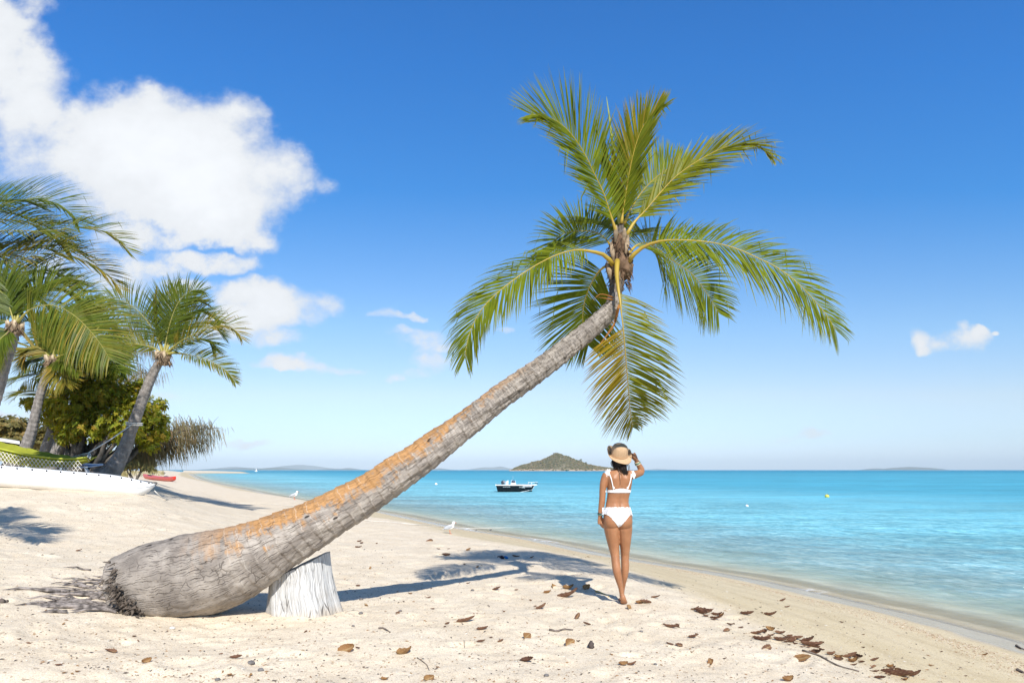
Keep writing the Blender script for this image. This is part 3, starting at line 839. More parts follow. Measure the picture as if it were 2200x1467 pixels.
def fp(lst, d0, d1=None, dm=None):
    """rachis through photo pixels; depth offset from the crown runs d0 -> dm -> d1"""
    n = len(lst); o = []
    for i, (a, b) in enumerate(lst):
        f = i / (n - 1)
        d = d0 + (d1 - d0) * f if dm is None else ((1 - f) ** 2 * d0 + 2 * f * (1 - f) * dm + f * f * d1)
        o.append(P(a, b, 6.62 + d))
    return o
mats = (m_frond, m_rib)
def yl(a): return lambda s, side, r: max(0, r.gauss(a, .12))
FR = [
 # pts, N, L, n, kwargs
 (fp([(1326, 505), (1310, 455), (1296, 413), (1277, 374), (1260, 338), (1240, 305), (1217, 277), (1195, 260), (1168, 249), (1140, 246)], -.05, -.55), (.35, -.9, .45), .62, 92, dict(t0=.10, droop=.10, th=(62, 30), asym=(1.0, .92), vee=.18)),
 (fp([(1335, 480), (1341, 440), (1348, 395), (1356, 352), (1366, 312), (1380, 275), (1398, 252), (1418, 232)], .02, -.15), (-.35, -.9, .1), .44, 84, dict(t0=.06, droop=.06, th=(40, 16), vee=.30, asym=(.95, 1.05), yfun=lambda s, sd, r: (.10 + .6 * r.random() * (r.random() < .35)) * (1 if sd < 0 else .15))),
 (fp([(1330, 470), (1325, 420), (1316, 385), (1308, 350), (1301, 318)], .12, .1), (-.9, -.4, .1), .30, 60, dict(t0=.1, droop=.02, th=(20, 8), vee=.5)),
 (fp([(1346, 505), (1364, 476), (1387, 452), (1418, 415), (1450, 381), (1482, 357), (1513, 338), (1540, 324), (1566, 314), (1590, 310), (1615, 312), (1640, 322), (1658, 338)], .05, -.15, .3), (.10, -.72, .65), .50, 92, dict(t0=.12, droop=.26, th=(56, 26), thm=(26, 20), asym=(1.0, .85), bend=.18, vee=.18, yfun=lambda s, sd, r: .05 + .2 * r.random())),
 (fp([(1341, 480), (1358, 445), (1379, 413), (1402, 388), (1427, 368), (1452, 354), (1474, 345)], .15, .75), (.25, -.75, .6), .52, 70, dict(t0=.08, droop=.22, th=(55, 28))),
 (fp([(1350, 562), (1366, 542), (1387, 528), (1410, 520), (1434, 516), (1475, 516), (1514, 519), (1550, 525), (1590, 537), (1632, 556), (1665, 572), (1696, 593), (1722, 616), (1745, 640), (1766, 664), (1782, 686), (1795, 708)], -.08, -.45, -.35), (.18, -.74, .62), .66, 104, dict(t0=.15, droop=.40, th=(72, 34), bend=.12, vee=.05, r0=.024, asym=(1.05, .85))),
 (fp([(1350, 545), (1368, 527), (1388, 522), (1412, 534), (1438, 554), (1462, 571), (1484, 586), (1502, 606), (1518, 630), (1532, 652), (1543, 672)], .1, .9, .7), (-.1, -.95, .30), .62, 84, dict(t0=.10, droop=.34, th=(74, 30), vee=.05)),
 (fp([(1318, 570), (1300, 549), (1276, 541), (1255, 538), (1236, 537), (1210, 543), (1188, 551), (1160, 565), (1130, 583), (1100, 604), (1071, 627), (1046, 651), (1026, 678), (1012, 708), (1003, 738), (999, 768)], -.08, -.55, -.5), (-.25, -.70, .66), .52, 92, dict(t0=.17, droop=.62, th=(66, 26), bend=.16, vee=.0, r0=.024, asym=(1.0, 1.0))),
 (fp([(1320, 545), (1306, 519), (1292, 505), (1276, 498), (1258, 496), (1236, 497), (1214, 501), (1198, 510), (1186, 522), (1177, 540), (1172, 562)], .06, .75, .6), (-.30, -.80, .5), .62, 76, dict(t0=.14, droop=.26, th=(72, 30), vee=.05)),
 (fp([(1318, 585), (1304, 572), (1290, 580), (1277, 597), (1266, 618), (1258, 640), (1253, 665), (1252, 690), (1256, 715), (1264, 742)], .10, .75, .45), (.0, -.98, -.1), .62, 84, dict(t0=.20, droop=.20, th=(70, 30), vee=.02)),
 (fp([(1326, 560), (1325, 590), (1328, 618), (1332, 645), (1335, 672), (1339, 705), (1342, 740), (1345, 775), (1348, 810), (1351, 845), (1353, 872), (1356, 896), (1360, 918)], -.12, .52, -.84), (.10, -.99, .05), .60, 96, dict(t0=.20, skip=(.20, 0), droop=.30, th=(74, 24), vee=-.08, r0=.026, bend=.02, asym=(.84, 1.10), yfun=lambda s, sd, r: (max(0, .60 - .45 * s) + .45 * r.random() ** 2) if sd > 0 else .04 + .34 * r.random() ** 2)),
 (fp([(1330, 505), (1314, 487), (1296, 478), (1276, 476), (1258, 482), (1244, 494)], .15, 1.1), (-.1, -.6, .8), .50, 60, dict(t0=.1, droop=.35, th=(70, 34))),
 (fp([(1338, 515), (1352, 500), (1372, 497), (1392, 508), (1408, 528)], .2, 1.2), (.1, -.6, .8), .45, 50, dict(t0=.1, droop=.35, th=(70, 34))),
]
for i, (pts, N, L, n, kw) in enumerate(FR):
    lab = {10: 'yellowing frond hanging straight down below the crown', 5: 'long green frond arching out and drooping to the right', 7: 'long frond arching out and drooping to the left'}.get(i)
    make_frond(palm, pts, N, L * 1.04, int(n * 1.4), 100 + i, mats, label=lab, width=.0150, **kw)
mb = MB()
tube(mb, [P(1332, 480, 6.66), P(1324, 400, 6.66), P(1317, 320, 6.66), P(1309, 250, 6.64), P(1303, 208, 6.62)], [.022, .02, .015, .009, .002], 8, flat=.6)
mb.build('spear_leaf', simple('spear_leaf', (.26, .30, .07), .5, .3), palm)

# exposed dead roots at the butt of the trunk
m_root = simple('dead_root', (.20, .175, .16), .9, .1, var=.65, vscale=18, bump=.5, bscale=60)
rt = random.Random(11); mb = MB()
for i in range(84):
    a = 1 - .58 * rt.random() ** 1.2 if i > 16 else rt.uniform(0, .5); fan = rt.gauss(0, .20)
    p0 = G(238 + rt.uniform(-14, 45), 1240 + 75 * a + rt.uniform(-10, 10))
    L = rt.uniform(.12, .50) * (1.2 if a > .45 else .75)
    dr = Vector((-.93, -.30 * a - .05 + fan * .7, 0)).normalized()
    st = rt.uniform(0, .5) ** 1.5 * (1.2 if a > .5 else 1.0) * rt.choice((0, 1, 1))
    p0 = p0 + dr * st; pts = []; q = p0.copy()
    for k in range(6):
        f = k / 5
        pts.append(Vector((q.x, q.y, gz(q.x, q.y) + .012 + .035 * math.sin(f * 3.1) * rt.uniform(0, 1) * (1 - .6 * st) - .03 * f)))
        q = q + dr * (L / 5) + Vector((rt.uniform(-.012, .012), rt.uniform(-.02, .02), 0))
    r = rt.uniform(.005, .011) + (.016 * rt.random() ** 2 if a > .5 else 0)
    tube(mb, pts, [r, r, r * .95, r * .85, r * .6, r * .3], 5)
mb.build('root', m_root, palm)
# broken dark edge of the butt
mb = MB()
for i in range(300):
    f = rt.random()
    if f < .14: px, py = 246 + rt.gauss(0, 4), rt.uniform(1206, 1262)
    else:
        g_ = rt.random(); px, py = 240 + 58 * g_ + rt.gauss(0, 7), 1258 + 62 * g_ ** .8 + rt.gauss(0, 9)
    p = P(px, py, 5.72 + .10 * abs(rt.gauss(0, 1)) - .04 * (f > .3))
    p.z = max(p.z, gz(p.x, p.y) - .01)
    q = p + Vector((-rt.uniform(.0, .06), -rt.uniform(0, .03), rt.uniform(-.05, .01)))
    tube(mb, [p, q], [rt.uniform(.005, .018), .002], 5)
mb.build('rotten_butt', simple('rotten_butt', (.12, .098, .08), .95, .05, var=.5, vscale=20, bump=.8, bscale=50), palm)

# ------------------------------------------------------------------ stump that props the palm
def stump_mat():
    m, t, out = new_mat('weathered_stump')
    uv = t.node('ShaderNodeUVMap').outputs[0]
    wv = t.vmath('SCALE', t.vmath('SUBTRACT', t.noise(uv, 3.0, 3, out=1), (.5, .5, .5)), .12)
    cu = t.vmath('ADD', uv, wv)
    g = t.noise(t.vmath('MULTIPLY', cu, (60, 2.5, 1)), 1.0, 5, .6)
    col = t.mix(t.ramp(g, .3, .7), (.44, .43, .41), (.68, .68, .67))
    big = t.noise(uv, 4.0, 4); col = t.mix(t.ramp(big, .50, .72, 0, .6), col, (.36, .33, .29))
    sy = t.node('ShaderNodeSeparateXYZ'); t.put(sy.inputs[0], uv)
    col = t.mix(t.math('MULTIPLY', t.ramp(t.math('ADD', sy.outputs[1], t.math('MULTIPLY', big, .12)), .06, .20, 1, 0), .6), col, (.50, .39, .26))
    sx = t.node('ShaderNodeSeparateXYZ'); t.put(sx.inputs[0], uv)
    vor = t.voro(t.vmath('MULTIPLY', cu, (13, 1.6, 1)), 1.0, 'DISTANCE_TO_EDGE')
    ck = t.math('MULTIPLY', t.ramp(vor, .0, .030, 1, 0), t.ramp(t.noise(uv, 5, 2), .42, .58))
    v2 = t.voro(t.vmath('MULTIPLY', cu, (55, 2.5, 1)), 1.0, 'DISTANCE_TO_EDGE')
    ck = t.math('MAXIMUM', ck, t.math('MULTIPLY', t.ramp(v2, .0, .06, 1, 0), .45))
    col = t.mix(t.math('MULTIPLY', ck, .85), col, (.06, .05, .045))
    b = t.node('ShaderNodeBsdfPrincipled', i_Roughness=.8); t.put(b.inputs['Base Color'], col)
    b.inputs['Specular IOR Level'].default_value = .2
    t.put(b.inputs['Normal'], t.bump(t.math('SUBTRACT', t.math('MULTIPLY', g, .4), ck), .6, .012))
    t.l.new(b.outputs[0], out.inputs[0]); return m
sb = G(652, 1326)
SD = sb.y + .26
stump = empty('stump', (sb.x, SD, sb.z), 'bleached white cut stump with a slanted top propping up the leaning palm', 'tree stump')
na, nl = 120, 40
def sx(px): return (px - CX) / F * SD
bl, br_, tl_, tr_ = sx(574), sx(732), sx(581), sx(706)
zb = sb.z - .06; zl = CAMZ + (HY - 1243) / F * (SD - .0); zr = CAMZ + (HY - 1186) / F * (SD - .0)
V = []; fs = []; luv = []
for j in range(nl + 1):
    f = j / nl
    for k in range(na):
        th = 2 * math.pi * k / na
        e = (1 - f) ** 1.6
        cx = (tl_ + tr_) / 2 * (1 - e) + (bl + br_) / 2 * e; rx = (tr_ - tl_) / 2 * (1 - e) + (br_ - bl) / 2 * e
        ry = rx * .92
        flute = 1 + .03 * math.sin(th * 5 + 1) + .018 * math.sin(th * 11 + f * 2) + .05 * (1 - f) ** 3 * math.sin(th * 6 + .5) + .008 * mnoise.noise(Vector((th * 6, f * 3, 0)))
        x = cx + math.cos(th) * rx * flute; y = SD + math.sin(th) * ry * flute
        ztop = zl + (zr - zl) * (math.cos(th) * .5 + .5) + .012 * math.sin(th) + .006 * mnoise.noise(Vector((math.cos(th) * 3, math.sin(th) * 3, 5)))
        V.append((x - sb.x, y - SD, zb + (ztop - zb) * f - sb.z))
for j in range(nl):
    for k in range(na):
        k2 = (k + 1) % na
        fs.append((j * na + k, j * na + k2, (j + 1) * na + k2, (j + 1) * na + k))
        luv += [k / na * 1.8, j / nl * .5, (k + 1) / na * 1.8, j / nl * .5, (k + 1) / na * 1.8, (j + 1) / nl * .5, k / na * 1.8, (j + 1) / nl * .5]
me = bpy.data.meshes.new('bark_side'); me.from_pydata(V, [], fs)
ul = me.uv_layers.new(name='UVMap'); ul.data.foreach_set('uv', luv)
me.polygons.foreach_set('use_smooth', [True] * len(fs)); me.materials.append(stump_mat())
link_mesh('weathered_side', me, stump)
mb = MB(); top = V[nl * na:]
ring0 = [mb.add(Vector(p) + Vector((sb.x, SD, sb.z))) for p in top]
cen = Vector((sum(p[0] for p in top) / na + sb.x, sum(p[1] for p in top) / na + SD, sum(p[2] for p in top) / na + sb.z))
prev = ring0
for r in (.8, .6, .4, .2):
    cur = [mb.add(cen.lerp(Vector(p) + Vector((sb.x, SD, sb.z)), r) + Vector((0, 0, .004 * rt.uniform(-1, 1)))) for p in top]
    for k in range(na): mb.quad(prev[k], prev[(k + 1) % na], cur[(k + 1) % na], cur[k])
    prev = cur
mb.face(prev)
mb.build('cut_top', simple('stump_cut_top', (.52, .46, .36), .85, .15, var=.3, vscale=20, bump=.6, bscale=50), stump)
# ------------------------------------------------------------------ palms on the left
def fpd(lst, D, d0, d1, dm=None):
    n = len(lst); o = []
    for i, (a, b) in enumerate(lst):
        f = i / max(1, n - 1)
        d = d0 + (d1 - d0) * f if dm is None else ((1 - f) ** 2 * d0 + 2 * f * (1 - f) * dm + f * f * d1)
        o.append(P(a, b, D + d))
    return o
fmats = (m_frond_far, m_rib_far)
m_fib2 = simple('palm_sheath', (.23, .165, .11), .9, .1, var=.45, vscale=10, bump=.6, bscale=40)
m_sh2 = simple('dry_sheath', (.48, .38, .26), .8, .1, var=.3, vscale=8)

def bg_palm(label, D, base, trunk_px, radii, crown, fronds, L, n, width, wind=(.0, 0, 0), seed=1, scale=1.0, droop=.3, segs=16):
    b0 = P(base[0], base[1], D); b0.z = gz(b0.x, b0.y) - .05
    o = empty('coconut_palm', b0, label, 'palm tree', 'coconut palms behind the kayak')
    ctr = [P(a, b, D) for a, b in trunk_px]
    trunk_mesh('trunk', ctr, [r / F * D for r in radii], m_bark_far, o, nl=150, na=26, base_len=.4, rough=.010, ring=.014, ringf=7)
    mb = MB(); rr = random.Random(seed)
    s = D / F
    c = P(crown[0], crown[1], D)
    def fib(p): return 1 + .3 * mnoise.noise(Vector((p.x * 3, p.y * 3, p.z * 3 + seed)))
    ellipsoid(mb, c + Vector((0, 0, -6 * s)), 15 * s * scale, 15 * s * scale, 20 * s * scale, 16, 10, fn=fib)
    for i in range(60):
        th = rr.uniform(0, 6.28); k = 14 * s * scale
        p = c + Vector((math.cos(th) * k, math.sin(th) * k, rr.uniform(-22, 8) * s * scale))
        q = p + Vector((math.cos(th) * k * rr.uniform(.1, .9), math.sin(th) * k * .6, -rr.uniform(3, 16) * s * scale))
        tube(mb, [p, (p + q) / 2, q], [2.2 * s * scale, 1.8 * s * scale, .4 * s], 4)
    mb.build('fibre_sheath', m_fib2, o)
    mb = MB()
    for i in range(7):
        th = i * .9 + rr.uniform(-.2, .2); k = 12 * s * scale
        p = c + Vector((math.cos(th) * k, math.sin(th) * k, -12 * s * scale)); q = c + Vector((math.cos(th) * k * 1.7, math.sin(th) * k * 1.5, 12 * s * scale))
        tube(mb, [p, p.lerp(q, .5), q], [2 * s, 5.5 * s * scale, 2 * s], 6, flat=.5)
    mb.build('leaf_base', m_sh2, o)
    for i, fd in enumerate(fronds):
        px, d0, d1, N = fd[:4]; kw = dict(fd[4]) if len(fd) > 4 else {}
        dm = kw.pop('dm', None)
        make_frond(o, fpd([crown] + px, D, 0, d1, dm), N, kw.pop('L', L), kw.pop('n', n), seed * 50 + i, fmats, width=kw.pop('width', width), droop=kw.pop('droop', droop), wind=wind,
                   t0=kw.pop('t0', .14), r0=.018 * D / 7, K=4, segs=segs, bend=.12, **kw)
    return o
yl1 = lambda s, sd, r: max(0, r.gauss(.15, .2))
yl2 = lambda s, sd, r: max(0, r.gauss(.45, .3))
# nearest, crown outside the frame: only its wind-blown fronds reach in
DA = 14.9
bg_palm('tall palm at the left edge, only its long wind-blown fronds showing', DA, (-300, 1050), [(-305, 1060), (-285, 980), (-262, 860), (-245, 740), (-230, 640), (-222, 580)], [30, 22, 18, 16, 15, 13], (-222, 560), [
    ([(-150, 480), (-80, 462), (0, 440), (60, 427), (110, 433), (148, 452), (168, 482)], 0, .3, (.05, -.75, .65), dict(dm=.2, th=(60, 34), vee=.25, asym=(.9, 1.15))),
    ([(-140, 520), (-60, 500), (20, 495), (100, 496), (170, 488), (215, 494), (250, 512), (277, 540)], 0, -.4, (.12, -.70, .70), dict(dm=-.5, yfun=yl1)),
    ([(-140, 560), (-60, 565), (20, 562), (90, 545), (150, 548), (200, 568), (232, 590), (255, 618)], 0, .2, (.1, -.75, .65), dict(dm=0, yfun=yl2, droop=.45)),
    ([(-140, 545), (-70, 530), (0, 522), (60, 520), (115, 520), (150, 530), (185, 552)], 0, 1.2, (.1, -.6, .8), dict(dm=.6)),
    ([(-150, 505), (-90, 470), (-30, 455), (30, 460), (85, 478), (120, 498), (140, 530)], 0, .9, (.0, -.6, .8), dict(dm=.5)),
    ([(-140, 590), (-80, 610), (-30, 620), (20, 612), (60, 625), (95, 645), (110, 670)], 0, .5, (.0, -.6, .8), dict(dm=.3, droop=.5)),
    ([(-120, 500), (-40, 476), (40, 474), (105, 497), (150, 540)], 0, .5, (.1, -.7, .7), dict(dm=.2, yfun=yl1)),
    ([(-120, 578), (-50, 586), (20, 588), (80, 580), (135, 590), (170, 612)], 0, .6, (.1, -.7, .7), dict(dm=.4, droop=.4)),
    ([(-140, 470), (-70, 446), (-10, 432), (45, 430), (92, 445)], 0, .8, (.05, -.75, .65), dict(dm=.5)),
    ([(-130, 530), (-60, 545), (10, 545), (70, 530), (120, 540)], 0, .9, (.1, -.7, .7), dict(dm=.7, yfun=yl1)),
    ([(-280, 500), (-350, 480), (-420, 510), (-470, 570)], 0, .2, (-.2, -.7, .7), {}),
    ([(-260, 590), (-320, 640), (-370, 710)], 0, -.3, (-.3, -.7, .6), {}),
], 1.0, 108, .027, wind=(.55, .0, -.05), seed=2, scale=.8, droop=.25)
# a palm standing just outside the frame: its shadow reaches onto the open sand
bg_palm('palm standing just beyond the left edge, casting the frond shadow on the open sand', 6.5, (-420, 1200), [(-440, 1210), (-432, 1000), (-415, 800), (-400, 640), (-392, 560)], [26, 22, 19, 17, 15], (-390, 540), [
    ([(-340, 500), (-280, 490), (-220, 520), (-180, 570)], 0, .2, (.1, -.7, .7), {}),
    ([(-330, 540), (-270, 550), (-220, 590), (-190, 640)], 0, -.3, (.1, -.7, .7), {}),
    ([(-390, 470), (-370, 420), (-320, 390)], 0, .4, (.2, -.9, .2), {}),
    ([(-440, 500), (-500, 490), (-560, 530)], 0, .3, (-.1, -.7, .7), {}),
    ([(-440, 560), (-490, 600), (-520, 660)], 0, -.2, (-.1, -.7, .7), {}),
    ([(-400, 500), (-420, 470), (-460, 450)], 0, 1.0, (-.1, -.6, .8), {}),
    ([(-370, 500), (-330, 480), (-290, 500)], 0, 1.2, (.1, -.6, .8), {}),
], .45, 60, .022, wind=(.3, 0, 0), seed=9, scale=1.0)
# second: crown just inside the left edge
DB = 14.0
bg_palm('palm leaning in from the left edge with one broad frond sweeping down to the right', DB, (-60, 1030), [(-75, 1040), (-52, 960), (-22, 880), (0, 812), (12, 770), (24, 735), (30, 712)], [20, 17, 14.5, 13, 12, 11, 9], (32, 700), [
    ([(60, 668), (95, 655), (130, 660), (165, 682), (195, 712), (218, 742), (236, 772)], 0, -.6, (.05, -.9, .40), dict(dm=-.6, th=(82, 40), vee=.0, droop=.42, yfun=yl1, L=1.12, n=120)),
    ([(50, 650), (75, 628), (110, 618), (150, 625), (178, 645), (198, 680)], 0, .5, (.1, -.7, .7), dict(dm=.6)),
    ([(45, 655), (62, 630), (90, 612), (122, 606), (152, 618)], 0, .9, (.1, -.7, .6), {}),
    ([(20, 660), (5, 630), (-20, 615), (-60, 620)], 0, .3, (-.1, -.8, .5), {}),
    ([(12, 690), (-10, 690), (-35, 705), (-60, 740)], 0, .2, (-.1, -.8, .5), {}),
    ([(30, 665), (20, 640), (0, 622), (-22, 625)], 0, .5, (.1, -.8, .5), {}),
    ([(55, 690), (85, 690), (115, 705), (140, 735)], 0, 1.2, (.1, -.7, .7), {}),
    ([(15, 715), (-5, 735), (-20, 770)], 0, -.3, (-.1, -.9, .2), {}),
], .86, 88, .026, wind=(.34, 0, -.02), seed=3, scale=.85)
# third: grey curved trunk left of the almond tree
DC_ = 21.0
bg_palm('palm with a curved dark trunk rising left of the broad-leaved tree', DC_, (45, 1005), [(22, 1012), (48, 978), (66, 930), (78, 880), (90, 835), (102, 800), (110, 780)], [17, 13, 10.5, 9, 8, 7, 6], (112, 772), [
    ([(130, 745), (155, 728), (180, 728), (205, 742), (222, 765)], 0, .4, (.1, -.7, .7), dict(dm=.5)),
    ([(120, 740), (128, 710), (150, 690), (180, 690)], 0, .8, (.2, -.8, .5), {}),
    ([(105, 740), (98, 715), (85, 700)], 0, .9, (-.2, -.9, .2), {}),
    ([(95, 755), (78, 745), (62, 752), (50, 775)], 0, -.2, (-.2, -.8, .5), dict(yfun=yl2)),
    ([(95, 765), (75, 768), (60, 785)], 0, .5, (-.2, -.8, .5), {}),
    ([(128, 775), (150, 778), (170, 792)], 0, -.3, (.1, -.8, .6), {}),
    ([(122, 790), (135, 808), (140, 825)], 0, -.4, (.3, -.9, .0), dict(yfun=yl2)),
    ([(118, 742), (118, 715), (125, 692)], 0, .1, (.4, -.9, .1), {}),
    ([(95, 800), (70, 803), (45, 808), (28, 822)], 0, 1.5, (-.1, -.7, .7), dict(yfun=yl1)),
    ([(100, 850), (75, 840), (45, 842), (30, 858)], 0, 1.8, (-.1, -.7, .7), dict(yfun=yl1)),
    ([(140, 760), (165, 752), (190, 758), (210, 780)], 0, -.5, (.1, -.8, .6), {}),
], .95, 66, .036, wind=(.35, 0, 0), seed=4, scale=.72)
# fourth: the slanting palm the hammock is tied to
DD = 19.5
pD = bg_palm('slender palm leaning right, hammock rope tied round its trunk', DD, (230, 1028), [(214, 1034), (240, 1012), (262, 975), (280, 928), (298, 880), (316, 832), (333, 795), (345, 772)], [29, 19, 14, 12, 10.8, 9.8, 8.8, 8], (351, 764), [
    ([(342, 730), (336, 690), (334, 655), (336, 620)], 0, .1, (-.6, -.8, 0), dict(yfun=lambda s, sd, r: .5, L=.35, th=(24, 10))),
    ([(360, 715), (368, 685), (380, 655), (398, 632), (420, 622), (438, 626)], 0, .2, (.25, -.9, .25), dict(dm=.3, th=(64, 34))),
    ([(372, 712), (395, 680), (420, 668), (450, 675), (470, 692)], 0, .7, (.15, -.75, .6), dict(dm=.6)),
    ([(376, 722), (404, 700), (436, 690), (462, 702), (480, 720)], 0, 1.1, (.15, -.75, .6), {}),
    ([(385, 735), (420, 716), (455, 702), (485, 700), (508, 712), (519, 728)], 0, -.5, (.15, -.7, .7), dict(dm=-.3, yfun=yl2, droop=.4)),
    ([(385, 742), (415, 728), (445, 730), (462, 752)], 0, .2, (.1, -.7, .7), dict(droop=.4)),
    ([(370, 758), (392, 760), (430, 768), (465, 782), (490, 800), (504, 820)], 0, -.3, (.1, -.75, .6), dict(dm=-.2, yfun=yl1, t0=.25, L=.62)),
    ([(336, 722), (316, 690), (292, 664), (262, 646), (235, 644), (216, 654)], 0, -.2, (-.15, -.75, .6), dict(dm=-.1, th=(70, 34))),
    ([(332, 748), (310, 742), (280, 738), (250, 746), (225, 762)], 0, -.4, (-.1, -.75, .6), dict(dm=-.3, yfun=yl1, droop=.5)),
    ([(344, 715), (350, 675), (362, 640), (385, 615)], 0, .8, (.3, -.9, .1), {}),
    ([(366, 705), (384, 668), (410, 645), (440, 650)], 0, .9, (.25, -.85, .3), dict(yfun=yl1)),
], .84, 74, .026, wind=(.32, 0, -.03), seed=5, scale=.78)
# fifth: hidden palm whose grey trunk shows between fronds
bg_palm('slim pale palm trunk half hidden behind the broad-leaved tree', 26.0, (150, 1000), [(140, 1006), (158, 930), (172, 850), (182, 800), (188, 760), (192, 735)], [9, 8, 7, 6.5, 6, 5], (193, 730), [
    ([(210, 705), (235, 700), (255, 715)], 0, .3, (.1, -.8, .6), {}),
    ([(200, 700), (205, 670), (220, 655)], 0, .5, (.3, -.9, .2), {}),
    ([(180, 705), (160, 690), (140, 700)], 0, .3, (-.1, -.8, .6), {}),
    ([(215, 735), (240, 742), (262, 765)], 0, .2, (.1, -.8, .6), {}),
    ([(175, 740), (155, 750), (140, 775)], 0, .2, (-.1, -.8, .6), {}),
    ([(185, 700), (178, 672), (165, 655)], 0, .6, (-.2, -.9, .2), {}),
], 1.0, 40, .07, wind=(.3, 0, 0), seed=6, scale=.5)
# two bare leaning palm trunks seen between hammock and tree (their crowns are lost in the foliage)
for (nm, pts, rad_, D) in (('short pale palm trunk leaning right behind the hammock, nearest the curved palm', [(84, 1000), (98, 965), (112, 920), (125, 880), (140, 840), (160, 805)], [13, 10, 8.5, 8, 7.5, 7], 24.0),
                           ('dark-based palm trunk beside the broad-leaved tree, behind the hammock', [(112, 1000), (126, 962), (140, 920), (160, 870), (180, 820), (196, 790)], [15, 12, 10, 9, 8, 7], 23.0)):
    b0 = P(pts[0][0], pts[0][1], D); b0.z = gz(b0.x, b0.y)
    o = empty('coconut_palm', b0, nm, 'palm tree', 'coconut palms behind the kayak')
    trunk_mesh('trunk', [Vector((b0.x - .2, b0.y, b0.z - .05))] + [P(a, b, D) for a, b in pts], [rad_[0] * 1.2 / F * D] + [r / F * D for r in rad_], m_bark_far, o, nl=90, na=22, base_len=.3, rough=.012, ring=.014, ringf=6)
    for i in range(7):
        a = i * .9 + .3; c = pts[-1]
        make_frond(o, [P(c[0], c[1], D), P(c[0] + 22 * math.cos(a), c[1] - 26 - 6 * math.sin(a), D + .6 * math.sin(a)), P(c[0] + 52 * math.cos(a), c[1] - 20, D + 1.2 * math.sin(a)), P(c[0] + 75 * math.cos(a), c[1] + 8, D + 1.8 * math.sin(a))],
                   (.0, -.6, .8), .9, 30, 900 + i, fmats, width=.06, droop=.4, K=3, segs=10, r0=.03)

# ------------------------------------------------------------------ broad-leaved trees and shrubs
m_almond = leaf_mat('almond_leaf', (.14, .20, .014), (.33, .33, .024), (.42, .25, .03), .6, .42, (1.7, 1.6, .4))
m_shrub = leaf_mat('shrub_leaf', (.070, .085, .030), (.150, .150, .055), (.30, .20, .07), .6, .25)
m_cas = leaf_mat('she_oak_needle', (.13, .135, .065), (.24, .205, .115), (.34, .22, .12), .7, .25)
m_wood = m_bark_dark

def leaf_rosettes(mb, blobs, count, size, seed, per=6, shell=.35, upb=.5):
    rr = random.Random(seed)
    wts = [b[1] * b[2] * b[3] for b in blobs]
    tot = sum(w ** .7 for w in wts)
    for bl, w in zip(blobs, wts):
        c, rx, ry, rz = bl
        for i in range(int(count * w ** .7 / tot) + 1):
            d = Vector((rr.gauss(0, 1), rr.gauss(0, 1), rr.gauss(0, 1))).normalized()
            rad = 1 - shell * rr.random() ** 1.5 if rr.random() < .75 else rr.uniform(.2, .8)
            nz = 1 + .28 * mnoise.noise(c + d * 2.3)
            p = c + Vector((d.x * rx, d.y * ry, d.z * rz)) * rad * nz
            ax = (d + UP * upb + Vector((rr.uniform(-.4, .4),) * 3)).normalized()
            e1 = ax.cross(Vector((rr.uniform(-1, 1), rr.uniform(-1, 1), .3))).normalized(); e2 = ax.cross(e1)
            yv = max(0, rr.gauss(.12, .25))
            off = rr.uniform(0, 6.28)
            for k in range(per):
                a = off + k * 6.283 / per + rr.uniform(-.25, .25)
                out = e1 * math.cos(a) + e2 * math.sin(a)
                s = size * rr.uniform(.7, 1.25)
                dr = (out + ax * rr.uniform(-.1, .6)).normalized(); wv = dr.cross(ax).normalized() * s * .26
                m_ = p + dr * s * .55 + ax * .02 * s; tip = p + dr * s - UP * s * rr.uniform(0, .3)
                y2 = yv + (rr.random() < .03) * .6
                a0 = mb.add(p, y2); a1 = mb.add(m_ + wv, y2); a2 = mb.add(tip, y2); a3 = mb.add(m_ - wv, y2)
                mb.quad(a0, a1, a2, a3)

def limbs(mb, base, r0, tips, seed, jit=.12, n=7):
    rr = random.Random(seed)
    for tp in tips:
        m = base.lerp(tp, .45) + Vector((rr.uniform(-jit, jit), rr.uniform(-jit, jit), rr.uniform(-jit, jit) * .5)) * (tp - base).length
        path = catmull([base, m, tp], 9)
        tube(mb, [p + Vector((rr.uniform(-1, 1), rr.uniform(-1, 1), 0)) * .02 for p in path], [r0 * (1 - .8 * i / 9) for i in range(10)], n)

DT = 23.0
def B(px, py, rx, rz, dd=0, ry=None, D=DT):
    c = P(px, py, D + dd); k = (D + dd) / F
    return (c, rx * k, (ry if ry else (rx + rz) / 2) * k, rz * k)
tb = P(178, 1010, DT); tb.z = gz(tb.x, tb.y)
tree = empty('almond_tree', tb, 'spreading broad-leaved tree with olive and rust leaves behind the leaning slender palm', 'tree')
blobs = [B(205, 845, 70, 40), B(165, 870, 55, 40, -.5), B(250, 850, 60, 40, .4), B(120, 890, 42, 34, 0), B(185, 915, 60, 32, -.8), B(255, 905, 60, 34, -.6), B(300, 880, 45, 34, .2), B(328, 905, 34, 28, -.2),
         B(215, 800, 50, 26, .6), B(165, 815, 34, 22, .5), B(320, 935, 34, 24, 0), B(345, 870, 16, 14, .3), B(350, 905, 14, 16, 0), B(275, 935, 40, 18, -1.0), B(80, 868, 30, 16, .3), B(60, 862, 18, 10, 0), B(145, 935, 32, 22, -.5), B(298, 830, 26, 20, .5), B(350, 935, 14, 14, -.2),
         B(118, 850, 26, 20, .8), B(235, 940, 30, 18, .5), B(320, 958, 24, 14, -.3)]
mb = MB()
limbs(mb, tb + Vector((-.3, 0, -.1)), .20, [b[0] - Vector((0, 0, b[3] * .3)) for b in blobs[:8]], 3)
